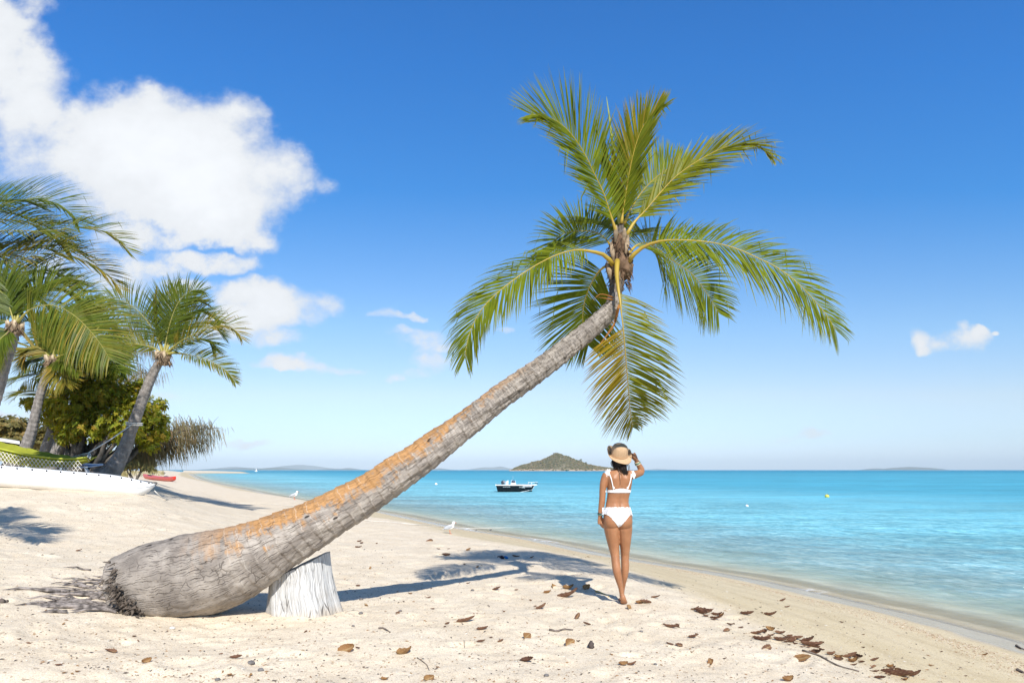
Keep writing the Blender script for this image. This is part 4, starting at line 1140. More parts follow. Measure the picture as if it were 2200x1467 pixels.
limbs(mb, tb + Vector((.25, .2, -.1)), .15, [b[0] - Vector((0, 0, b[3] * .3)) for b in blobs[8:16]], 4)
limbs(mb, tb + Vector((.45, -.4, -.1)), .13, [P(262, 940, DT - .6), P(300, 905, DT - .5), P(240, 920, DT - 1), P(330, 925, DT - .3)], 6, .09)
mb.build('trunk', m_wood, tree)
mb = MB(); leaf_rosettes(mb, blobs, 4600, .115, 8, shell=.5); mb.build('crown', m_almond, tree, smooth=False, attr='yel')
mb = MB(); rr = random.Random(4)
for i in range(26):
    b_ = rr.choice(blobs); d = Vector((rr.uniform(-1, 1), rr.uniform(-.6, .6), rr.uniform(-.3, 1))).normalized()
    p = b_[0] + Vector((d.x * b_[1], d.y * b_[2], d.z * b_[3])) * .5; q = b_[0] + Vector((d.x * b_[1], d.y * b_[2], d.z * b_[3])) * rr.uniform(1.05, 1.35)
    tube(mb, [p, (p + q) / 2 + Vector((rr.uniform(-.08, .08), 0, rr.uniform(-.08, .08))), q], [.022, .016, .005], 5)
mb.build('bare_branches', m_wood, tree)

# low tree at the left edge
D2 = 31.0
b2 = P(-10, 1005, D2); b2.z = gz(b2.x, b2.y)
tree2 = empty('broadleaf_tree', b2, 'low rounded olive tree at the left edge behind the white-roofed shelter', 'tree')
bl2 = [B(20, 915, 50, 22, 0, D=D2), B(-40, 925, 55, 26, 0, D=D2), B(70, 930, 34, 22, .5, D=D2), B(98, 945, 26, 20, 0, D=D2), B(40, 945, 40, 18, -.5, D=D2), B(110, 925, 22, 16, .8, D=D2)]
mb = MB(); limbs(mb, b2 + Vector((0, 0, -.1)), .22, [b[0] for b in bl2], 7); mb.build('trunk', m_wood, tree2)
mb = MB(); leaf_rosettes(mb, bl2, 1100, .20, 18); mb.build('crown', leaf_mat('olive_leaf', (.095, .10, .030), (.19, .17, .055), (.36, .22, .07), .5, .3), tree2, smooth=False, attr='yel')

def shrub(label, D, bl, base, count, size, seed, mat=None, cat='bush', group=None):
    b = P(base[0], base[1], D); b.z = gz(b.x, b.y)
    o = empty('shrub', b, label, cat, group)
    mb = MB(); limbs(mb, b - Vector((0, 0, .1)), .07, [x[0] for x in bl], seed); mb.build('stem', m_wood, o)
    mb = MB(); leaf_rosettes(mb, bl, count, size, seed + 3, per=5); mb.build('foliage', mat or m_shrub, o, smooth=False, attr='yel')
    return o
shrub('rounded grey-green bush right of the slender palm base', 40.0, [B(285, 992, 26, 14, 0, D=40.0), B(305, 988, 22, 12, .5, D=40.0), B(265, 994, 18, 12, -.5, D=40.0), B(318, 1000, 13, 9, 0, D=40.0)], (290, 1012), 620, .22, 31, group='bushes behind the hammock')
shrub('taller olive bush behind the slender palm trunk', 36.0, [B(215, 990, 22, 16, 0, D=36.0), B(240, 985, 24, 18, .5, D=36.0), B(195, 998, 20, 12, 0, D=36.0), B(255, 996, 18, 12, .3, D=36.0)], (225, 1010), 560, .2, 32, group='bushes behind the hammock')
shrub('dark olive bush behind the green hammock', 34.0, [B(150, 985, 30, 16, 0, D=34.0), B(105, 985, 34, 18, .5, D=34.0), B(70, 975, 26, 16, .2, D=34.0), B(178, 990, 18, 14, .2, D=34.0)], (120, 1010), 620, .2, 33, group='bushes behind the hammock')
shrub('tiny round bush on the grassy dune far along the beach', 100.0, [B(326, 1010, 5, 3.2, 0, D=100.0), B(331, 1011, 4, 2.6, 0, D=100.0)], (328, 1014), 90, .35, 34, group='bushes behind the hammock')

# she-oak: drooping needle curtains
def she_oak(label, D, base, boughs, count, seed, hang=(.25, .6)):
    b = P(base[0], base[1], D); b.z = gz(b.x, b.y)
    o = empty('she_oak', b, label, 'tree', 'she-oaks with drooping needles')
    rr = random.Random(seed)
    wood = MB(); lf = MB()
    per = count // len(boughs)
    for pts in boughs:
        path = catmull([P(a, bb, D + dd) for a, bb, dd in pts], 16)
        tube(wood, path, [.05 * (1 - .85 * i / 16) for i in range(17)], 6)
        for i in range(per):
            k = rr.randint(4, 16); p = path[k]
            sub = Vector((rr.gauss(0, .28), rr.gauss(0, .4), rr.gauss(.04, .17)))
            q = p + sub
            if i % 22 == 0: tube(wood, [p, p + sub * .6 + Vector((0, 0, .05)), q], [.010, .007, .003], 4)
            L = rr.uniform(*hang); wv = Vector((rr.uniform(-1, 1), rr.uniform(-1, 1), 0)).normalized() * rr.uniform(.005, .011)
            drift = Vector((rr.uniform(-.02, .14), rr.uniform(-.05, .05), 0))
            prev = None; yv = max(0, rr.gauss(.2, .3))
            for s in range(4):
                f = s / 3
                c = q + drift * f + Vector((0, 0, -L * f * (.7 + .3 * f)))
                w_ = wv * (1, 1.2, .9, .2)[s]
                a0 = lf.add(c - w_, yv); a1 = lf.add(c + w_, yv)
                if prev: lf.quad(prev[0], prev[1], a1, a0)
                prev = (a0, a1)
    wood.build('trunk', m_wood, o); lf.build('crown', m_cas, o, smooth=False, attr='yel')
    return o
she_oak('she-oak bough with drooping needles reaching right beyond the broad-leaved tree', 25.0, (330, 1012), [
    [(250, 1000, 0), (300, 965, 0), (345, 945, -.3), (395, 925, -.3), (450, 922, -.3)],
    [(255, 998, 0), (305, 970, 0), (350, 955, 0), (390, 945, .1), (430, 950, .1)],
    [(255, 1000, 0), (310, 960, .2), (350, 938, .3), (390, 918, .4), (420, 916, .4)],
    [(260, 1000, 0), (310, 975, .1), (345, 968, -.1), (375, 965, -.1), (392, 970, 0)]], 3600, 51, (.20, .46))
she_oak('tall wispy she-oak rising behind the palms, its needles against the sky', 30.0, (225, 1005), [
    [(225, 1000, 0), (228, 850, 0), (235, 760, 0), (250, 700, 0), (262, 660, 0)],
    [(228, 880, 0), (250, 800, 0), (280, 750, .2), (310, 740, .2), (335, 765, .2)],
    [(228, 860, 0), (215, 790, 0), (205, 745, .3), (195, 710, .4)],
    [(230, 820, 0), (262, 760, 0), (290, 705, .2), (305, 680, .3)],
    [(228, 900, 0), (260, 840, .2), (295, 805, .3), (325, 800, .3)]], 3200, 52, (.22, .55))

# dune grass
m_grass = leaf_mat('dune_grass', (.24, .22, .08), (.40, .34, .15), (.45, .36, .18), .8, .2)
mb = MB(); rr = random.Random(77)
for i in range(5200):
    k3 = rr.random(); px = rr.uniform(150, 275) if k3 < .5 else (rr.uniform(255, 352) if k3 < .8 else rr.uniform(-40, 170)); D = rr.uniform(34, 60) if k3 < .5 else (rr.uniform(84, 120) if k3 < .8 else rr.uniform(27, 45))
    x = (px - CX) / F * D
    z = gz(x, D) if i % 40 == 0 else None
    if z is None:
        z = zl_
    zl_ = z
    p = Vector((x, D, z - .02)); h = rr.uniform(.12, .38)
    d = Vector((rr.uniform(-.4, .5), rr.uniform(-.3, .3), 1)).normalized(); w = Vector((rr.uniform(-1, 1), rr.uniform(-.5, .5), 0)).normalized() * .02
    a = mb.add(p - w, .3); b_ = mb.add(p + w, .3); c = mb.add(p + d * h, .6); mb.face((a, b_, c))
g = mb.build('dune_grass', m_grass, smooth=False, attr='yel'); tag(g, kind='stuff')
# ------------------------------------------------------------------ kayaks
def loft(mb, rings, closed=True, cap=True, mi=0):
    ids = [[mb.add(p) for p in r] for r in rings]
    n = len(ids[0])
    for i in range(len(ids) - 1):
        for k in range(n if closed else n - 1):
            k2 = (k + 1) % n
            mb.quad(ids[i][k], ids[i][k2], ids[i + 1][k2], ids[i + 1][k], mi)
    if cap:
        mb.face(ids[0][::-1], mi); mb.face(ids[-1], mi)
    return ids

m_white = simple('white_plastic', (.80, .80, .79), .35, .4, var=.05, vscale=2.5)
m_dark = simple('dark_fitting', (.03, .03, .035), .5, .3)
m_rope = simple('pale_rope', (.66, .63, .57), .85, .1, var=.2, vscale=60)

kR = G(329, 1071.5); kL = G(-20, 1046.5)
ax = (kL - kR); ax.z = 0; ax.normalize()
sd = Vector((-ax.y, ax.x, 0))
if sd.y > 0: sd = -sd          # towards the camera
Lk = 4.6
kay = empty('kayak', kR + ax * Lk * .5, 'long white kayak resting on the sand under the hammock, reaching out of the left edge', 'kayak')
mid = (kR + sd * -.30)
SEC = [(0, 0), (.42, .02), (.74, .12), (.92, .30), (1.0, .52), (.985, .56), (.97, .60), (.93, .78), (.80, .91), (.5, .985), (0, 1.0)]
full = SEC + [(-a, b) for a, b in SEC[-2:0:-1]]
rings = []
nS = 60
hk = 46.0 / F * kR.y
for i in range(nS + 1):
    f = i / nS
    f = f ** 1.25
    s = f * Lk
    e = (1 - max(0, 1 - f / .26) ** 2.3) ** .62 if f < .26 else (1 if f < .72 else math.cos((f - .72) / .28 * math.pi / 2 * .96))
    w = .035 + .345 * e
    rise = .62 * hk * max(0, 1 - f / .075) ** 1.5 + .22 * max(0, (f - .87) / .13) ** 1.6
    top = hk * (.70 + .30 * math.sin(min(1, f / .22) * math.pi / 2))
    c = mid + ax * (s - .02)
    gzc = kR.z + (kL.z - kR.z) * (s / (kL - kR).length) - .02
    rings.append([Vector((c.x, c.y, gzc)) + sd * (a * w) + Vector((0, 0, rise * (1 - b) + top * b)) for a, b in full])
mb = MB(); loft(mb, rings); mb.build('hull', m_white, kay)
mb = MB()
seam = []
for i in range(nS + 1):
    r = rings[i]; seam.append(r[5] + (r[5] - (r[0] + r[10]) / 2).normalized() * .004)
tube(mb, seam, .006, 6); mb.build('seam_strip', simple('grey_seam', (.45, .45, .45), .5), kay)
for i in range(3, nS, 3):
    r = rings[i]
    mb = MB(); ellipsoid(mb, r[8] + Vector((0, -.01, .012)), .016, .016, .018, 8, 6); mb.build('deck_fitting', m_dark, kay)
mb = MB()
tube(mb, catmull([rings[0][10] + Vector((0, 0, -.02)), rings[0][10] + Vector((.05, -.01, .03)), rings[1][10] + Vector((0, 0, .03)), rings[2][10]], 10), .010, 6); mb.build('carry_loop', m_dark, kay)

rL = G(308, 1027.5); rR = G(377, 1035)
ax2 = (rR - rL); L2 = ax2.length; ax2n = ax2.normalized(); sd2 = Vector((ax2n.y, -ax2n.x, 0)).normalized()
m_red = simple('red_plastic', (.62, .035, .02), .35, .4, var=.1, vscale=3)
rk = empty('kayak', (rL + rR) / 2, 'small red kayak lying on the beach in the distance, past the white kayak tip', 'kayak')
rings = []
for i in range(25):
    f = i / 24; e = math.sin(math.pi * min(1, max(0, f))) ** .55
    w = .05 + .36 * e; h = .40 + .16 * (2 * abs(f - .5)) ** 2.2; lift = .22 * max(0, (abs(f - .5) - .36) / .14) ** 1.5
    c = rL.lerp(rR, f)
    sec = [(0, 0), (.6, .05), (.93, .4), (1, .75), (.92, .98), (.72, 1.0), (.6, .82 if .12 < f < .88 else .98), (0, .80 if .12 < f < .88 else 1.0)]
    fl = sec + [(-a, b) for a, b in sec[-2:0:-1]]
    rings.append([c + sd2 * (a * w) + Vector((0, 0, lift * (1 - b) + h * b)) for a, b in fl])
mb = MB(); loft(mb, rings); mb.build('hull', m_red, rk)
for f in (.22, .74):
    mb = MB(); c = rL.lerp(rR, f) + Vector((0, 0, .44))
    ellipsoid(mb, c, .40, .24, .08, 14, 8, rot=Matrix.Rotation(math.atan2(ax2n.y, ax2n.x), 3, 'Z')); mb.build('seat_pad', m_dark, rk)

# ------------------------------------------------------------------ hammocks
DH = 17.2
m_green = simple('green_canvas', (.24, .255, .030), .8, .1, var=.12, vscale=4, bump=.2, bscale=60)
m_net = simple('white_cord', (.74, .72, .66), .85, .1)
edge_px = [(-190, 915), (-120, 935), (-60, 950), (0, 964), (45, 974), (90, 981), (130, 985), (165, 984.5), (187, 982)]
NE = catmull([P(a, b, DH - .35) for a, b in edge_px], 70)
hc = P(90, 1000, DH)
ham = empty('hammock', (hc.x, hc.y, gz(hc.x, hc.y)), 'lime green hammock with a white knotted net fringe, roped to the slender palm', 'hammock')
mb = MB(); rows = []
for i, p in enumerate(NE):
    f = i / 70; row = []
    g_ = min(1, (1 - f) / .16)
    for k in range(13):
        t_ = k / 12
        row.append(mb.add(p + Vector((0, .95 * t_ * (.45 + .55 * g_), -.26 * math.sin(math.pi * t_) * (.3 + .7 * g_) + .05 * t_ + .012 * math.sin(i * .9 + k)))))
    rows.append(row)
for i in range(70):
    for k in range(12): mb.quad(rows[i][k], rows[i + 1][k], rows[i + 1][k + 1], rows[i][k + 1])
mb.build('canvas_bed', m_green, ham)
mb = MB()
tube(mb, [p + Vector((0, -.008, 0)) for p in NE], .022, 6)
tube(mb, [p + Vector((0, -.012, -.07)) for p in NE], .010, 5)
mb.build('hem', simple('lime_hem', (.40, .43, .06), .8, .1), ham)
# the drop of canvas on the near side
mb = MB(); prev = None
for i, p in enumerate(NE):
    d_ = .26 * min(1, (1 - i / 70) * 3.2) + .05
    q = [mb.add(p + Vector((0, .004 + .03 * math.sin(i * .35), 0))), mb.add(p + Vector((0, .03 + .02 * math.sin(i * .5), -d_ * .5))), mb.add(p + Vector((0, .10, -d_)))]
    if prev:
        mb.quad(prev[0], q[0], q[1], prev[1]); mb.quad(prev[1], q[1], q[2], prev[2])
    prev = q
mb.build('side_drape', m_green, ham)
Ls = [0]
for i in range(70): Ls.append(Ls[-1] + (NE[i + 1] - NE[i]).length)
def at_len(s):
    s = min(max(s, 0), Ls[-1]); i = int(np.searchsorted(Ls, s)) - 1; i = max(0, min(69, i))
    return NE[i].lerp(NE[i + 1], (s - Ls[i]) / (Ls[i + 1] - Ls[i]))
mb = MB(); pitch = .098; cnt = int(Ls[-1] / pitch)
H = .30
def netp(k, lev):      # knot k on level lev
    return at_len((k + .5 * (lev % 2)) * pitch) + Vector((0, -.035, -.055 - lev * .062))
for k in range(cnt - 1):
    for lev in range(4):
        a = netp(k, lev)
        for kk in ((k, k + 1) if lev % 2 else (k - 1, k)):
            if 0 <= kk: tube(mb, [a, netp(kk, lev + 1)], .0075, 4, cap=False)
mb.build('net_fringe', m_net, ham)
for k in range(0, cnt - 1, 2):
    mb = MB(); a, b_ = netp(k, 4), netp(k + 1, 4); m_ = (a + b_) / 2 + Vector((0, 0, -.085))
    tube(mb, [a, m_], .008, 4); tube(mb, [b_, m_], .008, 4)
    tube(mb, [m_ + Vector((0, 0, .02)), m_, m_ - Vector((0, 0, .05)), m_ - Vector((0, 0, .10))], [.014, .020, .017, .024], 6)
    mb.build('tassel', m_net, ham)
ringp = P(190, 972.5, DH + .25); tie = P(283, 911.5, DD - .24)
mb = MB()
for k in range(9):
    e = rows[-1][0]; q = NE[-1] + Vector((-.02 * k, .95 * .45 * k / 8, .05 * k / 8 - .12 * math.sin(math.pi * k / 8)))
    tube(mb, [q, ringp], .007, 4)
for k in range(5):
    q = at_len(Ls[-1] - .16 * (k + 1)) + Vector((0, .40 + .05 * k, .03)); tube(mb, [q, ringp.lerp(q, .3) + Vector((0, .05, .02)), ringp], .006, 4)
mb.build('end_cord', m_net, ham)
mb = MB()
tube(mb, [ringp, ringp.lerp(tie, .5) + Vector((0, 0, -.03)), tie], .017, 6)
cT = P(288, 912, DD)
for dz in (0, .05):
    tube(mb, [cT + Vector((math.cos(a) * .205, math.sin(a) * .205, dz - .02 * math.cos(a) + .02 * math.sin(a))) for a in np.linspace(-3.3, 3.1, 20)], .018, 6)
mb.build('rope', m_rope, ham)

# striped hammock behind, low against the palm
DS = 19.3
m_blue = simple('blue_stripe', (.16, .24, .42), .8, .1); m_wcl = simple('white_canvas', (.78, .79, .80), .8, .1)
sc_ = P(195, 1010, DS)
h2 = empty('hammock', (sc_.x, sc_.y, gz(sc_.x, sc_.y)), 'white and blue striped hammock slung low beside the slender palm base', 'hammock')
def ribbon(name, px, D, wid, mat, dep=.25):
    mb = MB(); prev = None
    for a, p in enumerate(catmull([P(x, y, D) for x, y in px], 14)):
        q = [mb.add(p + Vector((0, 0, wid / 2))), mb.add(p + Vector((0, dep * .5, -wid * .2))), mb.add(p + Vector((0, dep, wid * .4)))]
        q2 = mb.add(p - Vector((0, .02, wid / 2)))
        if prev:
            mb.quad(prev[0][0], q[0], q[1], prev[0][1]); mb.quad(prev[0][1], q[1], q[2], prev[0][2]); mb.quad(prev[1], q2, q[0], prev[0][0])
        prev = (q, q2)
    return mb.build(name, mat, h2)
ribbon('canvas_bed', [(135, 988), (160, 993), (185, 996), (205, 997), (222, 996.5)], DS, .030, m_wcl, .10)
ribbon('blue_stripe', [(138, 991), (160, 996), (185, 999), (205, 999.3), (222, 997.5)], DS - .02, .028, m_blue, .08)
ribbon('lower_stripe', [(150, 999), (170, 1003), (185, 1003), (203, 1001), (222, 998)], DS - .04, .03, m_wcl, .08)
ribbon('hanging_flap', [(182, 1003), (184, 1009), (189, 1015), (196, 1020), (207, 1021.5)], DS - .06, .075, m_wcl, .1)
mb = MB(); tube(mb, [P(222, 996.5, DS), P(238, 992, DS + .1)], .010, 5); tube(mb, [P(241, 992, DS), P(222, 1005, DS), P(202, 1018, DS)], .012, 5)
mb.build('rope', m_dark, h2)

# shelter, chair
D5 = 27.0
s0 = P(5, 990, D5); s0.z = gz(s0.x, s0.y)
sh = empty('beach_shelter', s0, 'white-roofed open shelter at the left edge between palm trunk and low tree', 'shelter')
m_roof = simple('white_roof_sheet', (.74, .74, .73), .5, .3); m_post = simple('dark_post', (.06, .055, .05), .8, .1)
mb = MB()
a, b_, c, d_ = P(-60, 938, D5), P(42, 954, D5), P(42, 952, D5 + 2.2), P(-60, 936, D5 + 2.2)
up = Vector((0, 0, .10))
ids = [mb.add(v_) for v_ in (a, b_, c, d_)] + [mb.add(v_ + up) for v_ in (a, b_, c, d_)]
for q in ((3, 2, 1, 0), (4, 5, 6, 7), (0, 1, 5, 4), (1, 2, 6, 5), (2, 3, 7, 6), (3, 0, 4, 7)): mb.face([ids[i] for i in q])
mb.build('roof', m_roof, sh, smooth=False)
for (px, dd) in ((-40, 0.1), (12, .1), (28, 2.0), (-40, 2.0)):
    f = (px + 60) / 102; t_ = P(px, 938 + 16 * f, D5); t_.y += dd; g_ = Vector((t_.x, t_.y, gz(t_.x, t_.y) - .1))
    mb = MB(); box(mb, (t_ + g_) / 2, .12, .12, (t_ - g_).z); mb.build('post', m_post, sh, smooth=False)
ch0 = P(101, 990, 28.0); ch0.z = gz(ch0.x, ch0.y)
chair = empty('garden_chair', ch0, 'turquoise plastic chair, its curved back showing over the green hammock', 'chair')
m_teal = simple('teal_plastic', (.05, .42, .40), .4, .4)
topz = CAMZ + (HY - 974.5) / F * 28
mb = MB()
tube(mb, catmull([Vector((ch0.x - .10, 28, topz - .45)), Vector((ch0.x - .09, 28, topz - .08)), Vector((ch0.x - .02, 28, topz)), Vector((ch0.x + .08, 28, topz - .06)), Vector((ch0.x + .13, 28, topz - .45))], 14), .03, 6)
for k in range(3): tube(mb, [Vector((ch0.x - .05 + .06 * k, 28, topz - .45)), Vector((ch0.x - .04 + .05 * k, 28, topz - .03))], .014, 5)
mb.build('backrest', m_teal, chair)
mb = MB(); box(mb, (ch0.x, 27.75, topz - .45), .48, .46, .04); mb.build('seat', m_teal, chair)
for sx_ in (-.2, .2):
    for sy_ in (-.2, .2):
        a = Vector((ch0.x + sx_, 27.75 + sy_, topz - .46)); mb = MB(); tube(mb, [a, Vector((a.x * 1.0, a.y, ch0.z - .02))], .022, 6); mb.build('leg', m_teal, chair)

# mooring rope over the sand
def gp(px, py, dz=.012):
    p = G(px, py); p.z += dz; return p
rp = [rings and (kR + sd * -.28 + Vector((.02, -.02, hk * .35))), gp(360, 1073), gp(420, 1077), gp(500, 1081), gp(580, 1084), gp(640, 1090), gp(720, 1112), gp(780, 1118), gp(840, 1122), gp(900, 1128), gp(950, 1132)]
pw = P(1000, 1135, 3374 / (1135 - 1009)); pw.z = .012; pw2 = P(1060, 1133.5, 3374 / (1134 - 1009)); pw2.z = .008; pw3 = P(1120, 1128, 28); pw3.z = -.06
path = catmull(rp + [pw, pw2, pw3], 160)
for i in range(14, 128):
    path[i].z = max(path[i].z, gz(path[i].x, path[i].y) + .008)
mb = MB(); tube(mb, path, .011, 6)
tag(mb.build('mooring_rope', m_rope, loc=kR), 'thin pale rope running from the white kayak tip across the sand into the water', 'rope')

# ------------------------------------------------------------------ small motor boat
DBt = 71.8; k_ = DBt / F / 20.95
bc = Vector(((1060 + 1000 / 20.95 - CX) / F * DBt, DBt, 0))
boat = empty('motor_boat', bc, 'small black and white open motor boat anchored in the bay left of the woman', 'boat')
def bx(X, Y, y=0): return bc + Vector(((X - 1000) * k_, y, (765 - Y) * k_))
m_black = simple('black_hull_paint', (.004, .007, .010), .35, .25); m_bwhite = simple('boat_white', (.82, .82, .82), .35, .4)
st = []
for i in range(25):
    f = i / 24
    xg = 125 + (1845 - 125) * f; xc = 205 + (1745 - 205) * f
    b = .84 * (1 if f < .45 else math.cos((f - .45) / .55 * math.pi / 2 * .985) ** .8) * (.9 + .1 * min(1, f / .2))
    yc = 800 - 0 if f < .45 else 800 - 130 * ((f - .45) / .55) ** 1.5
    st.append((xg, xc, b, yc))
mb = MB(); rg = []
for xg, xc, b, yc in st:
    r = []
    for s_ in (-1, 1):
        pts = [bx(xg, 478, s_ * b), bx(xg * .7 + xc * .3, 560, s_ * b * .99), bx(xg * .35 + xc * .65, 650 if yc > 700 else 600, s_ * b * .95), bx(xc, yc, s_ * b * .88)]
        r.append(pts if s_ < 0 else pts[::-1])
    keel = bx(xc, min(yc + 70, 860), 0)
    rg.append(r[0] + [keel] + r[1])
loft(mb, rg, closed=False, cap=False)
ids0 = [mb.add(p) for p in rg[0]]; mb.face(ids0)
mb.build('hull', m_black, boat)
mb = MB()
for s_ in (-1, 1):
    pa = [bx(xg - 8 if i == 0 else xg + (60 * ((i / 24) ** 6)), 455, s_ * (b + .02)) for i, (xg, xc, b, yc) in enumerate(st)]
    for i in range(len(pa) - 1):
        a, c = pa[i], pa[i + 1]; w_ = Vector((0, -s_ * .10, 0)); h_ = Vector((0, 0, .085))
        q = [mb.add(v_) for v_ in (a - h_ * .6, c - h_ * .6, c + h_ * .5, a + h_ * .5, c + h_ * .5 + w_, a + h_ * .5 + w_)]
        mb.quad(q[0], q[1], q[2], q[3]); mb.quad(q[3], q[2], q[4], q[5])
a = bx(115, 455, 0); box(mb, a, .06, 1.7, .13)
box(mb, bx(1880, 448, 0), .42, .16, .09)
mb.build('gunwale', m_bwhite, boat, smooth=False)
mb = MB()
for i in range(13, 24):
    for s_ in (-1,):
        a, c = rg[i][3], rg[i + 1][3]; tube(mb, [a + Vector((0, -.01, 0)), c + Vector((0, -.01, 0))], .022, 5)
tube(mb, [rg[-1][3], rg[-1][1], rg[-1][0]], .022, 5)
mb.build('spray_rail', m_bwhite, boat)
mb = MB(); box(mb, bx(1000, 520, 0), 3.4, 1.35, .06); box(mb, bx(1560, 470, 0), .9, .8, .05); mb.build('deck', m_bwhite, boat, smooth=False)
mb = MB()
ellipsoid(mb, bx(440, 335, 0), .24, .20, .20, 16, 10, rot=Matrix.Rotation(-.3, 3, 'Y')); box(mb, bx(400, 520, 0), .18, .18, .5); box(mb, bx(350, 700, 0), .12, .10, .4)
om = mb.build('outboard_motor', simple('outboard_grey', (.06, .07, .09), .3, .5), boat)
mb = MB(); ellipsoid(mb, bx(490, 330, -.16), .06, .06, .14, 10, 8, rot=Matrix.Rotation(-.3, 3, 'Y')); mb.build('motor_trim', simple('motor_trim', (.45, .47, .52), .3, .5), om)
mb = MB(); box(mb, bx(615, 365, -.25), .28, .36, .34); box(mb, bx(655, 320, .25), .10, .36, .30); mb.build('seat', m_bwhite, boat, smooth=False)
mb = MB(); box(mb, bx(900, 440, 0), .55, .6, .38); mb.build('console', m_bwhite, boat, smooth=False)
mb = MB()
for s_ in (-.28, .28): tube(mb, [bx(800, 420, s_), bx(800, 270, s_), bx(850, 235, s_)], .016, 5); tube(mb, [bx(990, 420, s_), bx(985, 260, s_)], .016, 5)
tube(mb, [bx(880, 240, 0), bx(880, 60, 0)], .008, 4)
mb.build('console_frame', m_bwhite, boat)
mb = MB(); ellipsoid(mb, bx(900, 330, 0), .20, .30, .20, 14, 10); mb.build('windscreen', simple('tinted_windscreen', (.05, .06, .10), .1, .6), boat)
mb = MB()
for s_ in (-1, 1):
    tube(mb, [bx(1575, 430, s_ * .42), bx(1575, 335, s_ * .42), bx(1720, 350, s_ * .30), bx(1900, 330, s_ * .06), bx(2000, 330, 0)], .022, 5)
    tube(mb, [bx(1720, 440, s_ * .30), bx(1720, 350, s_ * .30)], .018, 5)
mb.build('bow_rail', m_bwhite, boat)
mb = MB(); ellipsoid(mb, bx(1885, 365, 0), .06, .05, .05, 8, 6); ellipsoid(mb, bx(1965, 400, 0), .05, .05, .09, 8, 6); tube(mb, [bx(1880, 370, 0), bx(1970, 420, 0)], .02, 5); mb.build('anchor', m_dark, boat)
def lettering(name, txt, size, pos, mat, parent, rot=(math.pi / 2, 0, 0), sx_=1.0):
    cu = bpy.data.curves.new(name, 'FONT'); cu.body = txt; cu.size = size; cu.extrude = .004; cu.align_x = 'CENTER'
    ob = bpy.data.objects.new(name, cu); COL.objects.link(ob)
    dg = bpy.context.evaluated_depsgraph_get(); me = bpy.data.meshes.new_from_object(ob.evaluated_get(dg))
    bpy.data.objects.remove(ob); M = Matrix.Translation(Vector(pos) - ORG[parent.name]) @ Matrix.Rotation(rot[0], 4, 'X') @ Matrix.Diagonal((sx_, 1, 1, 1))
    me.transform(M); me.materials.clear(); me.materials.append(mat)
    return link_mesh(name, me, parent)
m_let = simple('hull_lettering', (.72, .80, .80), .5)
lettering('registration', 'TY75Q', .20, bx(1285, 583, -.862), m_let, boat)
lettering('boat_name', 'SEAFARER', .10, bx(600, 548, -.865), m_let, boat, sx_=1.7)

# buoys
m_y = simple('yellow_float', (.66, .58, .10), .4, .4)
def buoy(px, py, r, mat, label, flat=.85):
    D = 3374 / (py + 3 - HY); c = P(px, py, D)
    o = empty('mooring_buoy', Vector((c.x, D, 0)), label, 'buoy', 'mooring buoys')
    mb = MB(); ellipsoid(mb, Vector((c.x, D, r * .45)), r, r, r * flat, 16, 11, rot=Matrix.Rotation(.35, 3, 'Y')); mb.build('float', mat, o)
    mb = MB(); tube(mb, [Vector((c.x, D, r * .45 + r * flat * .9)), Vector((c.x + r * .35, D, r * .45 + r * flat * 1.12)), Vector((c.x + r * .6, D, r * .45 + r * flat * .75))], r * .09, 5); mb.build('ring', m_dark, o)
buoy(1777, 1065, .19, m_y, 'yellow-green round mooring buoy afloat right of the woman')
buoy(1605, 1085, .10, m_bwhite, 'small white float nearest the woman on the right-hand water')
buoy(937, 1038, .22, m_bwhite, 'white float between the palm trunk and the black boat')

# distant white sail
Dsl = 900.0; sp_ = P(550, 1011, Dsl); sp_.z = 0
sb_ = empty('sailing_boat', sp_, 'tiny pale sailing boat on the horizon beyond the beach', 'boat')
mb = MB(); ellipsoid(mb, sp_ + Vector((0, 0, .3)), 2.2, .9, .6, 12, 8); mb.build('hull', m_bwhite, sb_)
mb = MB(); i0 = [mb.add(sp_ + Vector(v_)) for v_ in ((-.4, 0, .8), (1.2, .3, .9), (-.2, .15, 5.0), (-.4, .3, .8), (1.2, .6, .9))]; mb.face((i0[0], i0[1], i0[2])); mb.face((i0[3], i0[2], i0[4])); mb.face((i0[0], i0[2], i0[3]));  mb.face((i0[1], i0[4], i0[2])); mb.build('sail', m_wcl, sb_, smooth=False)

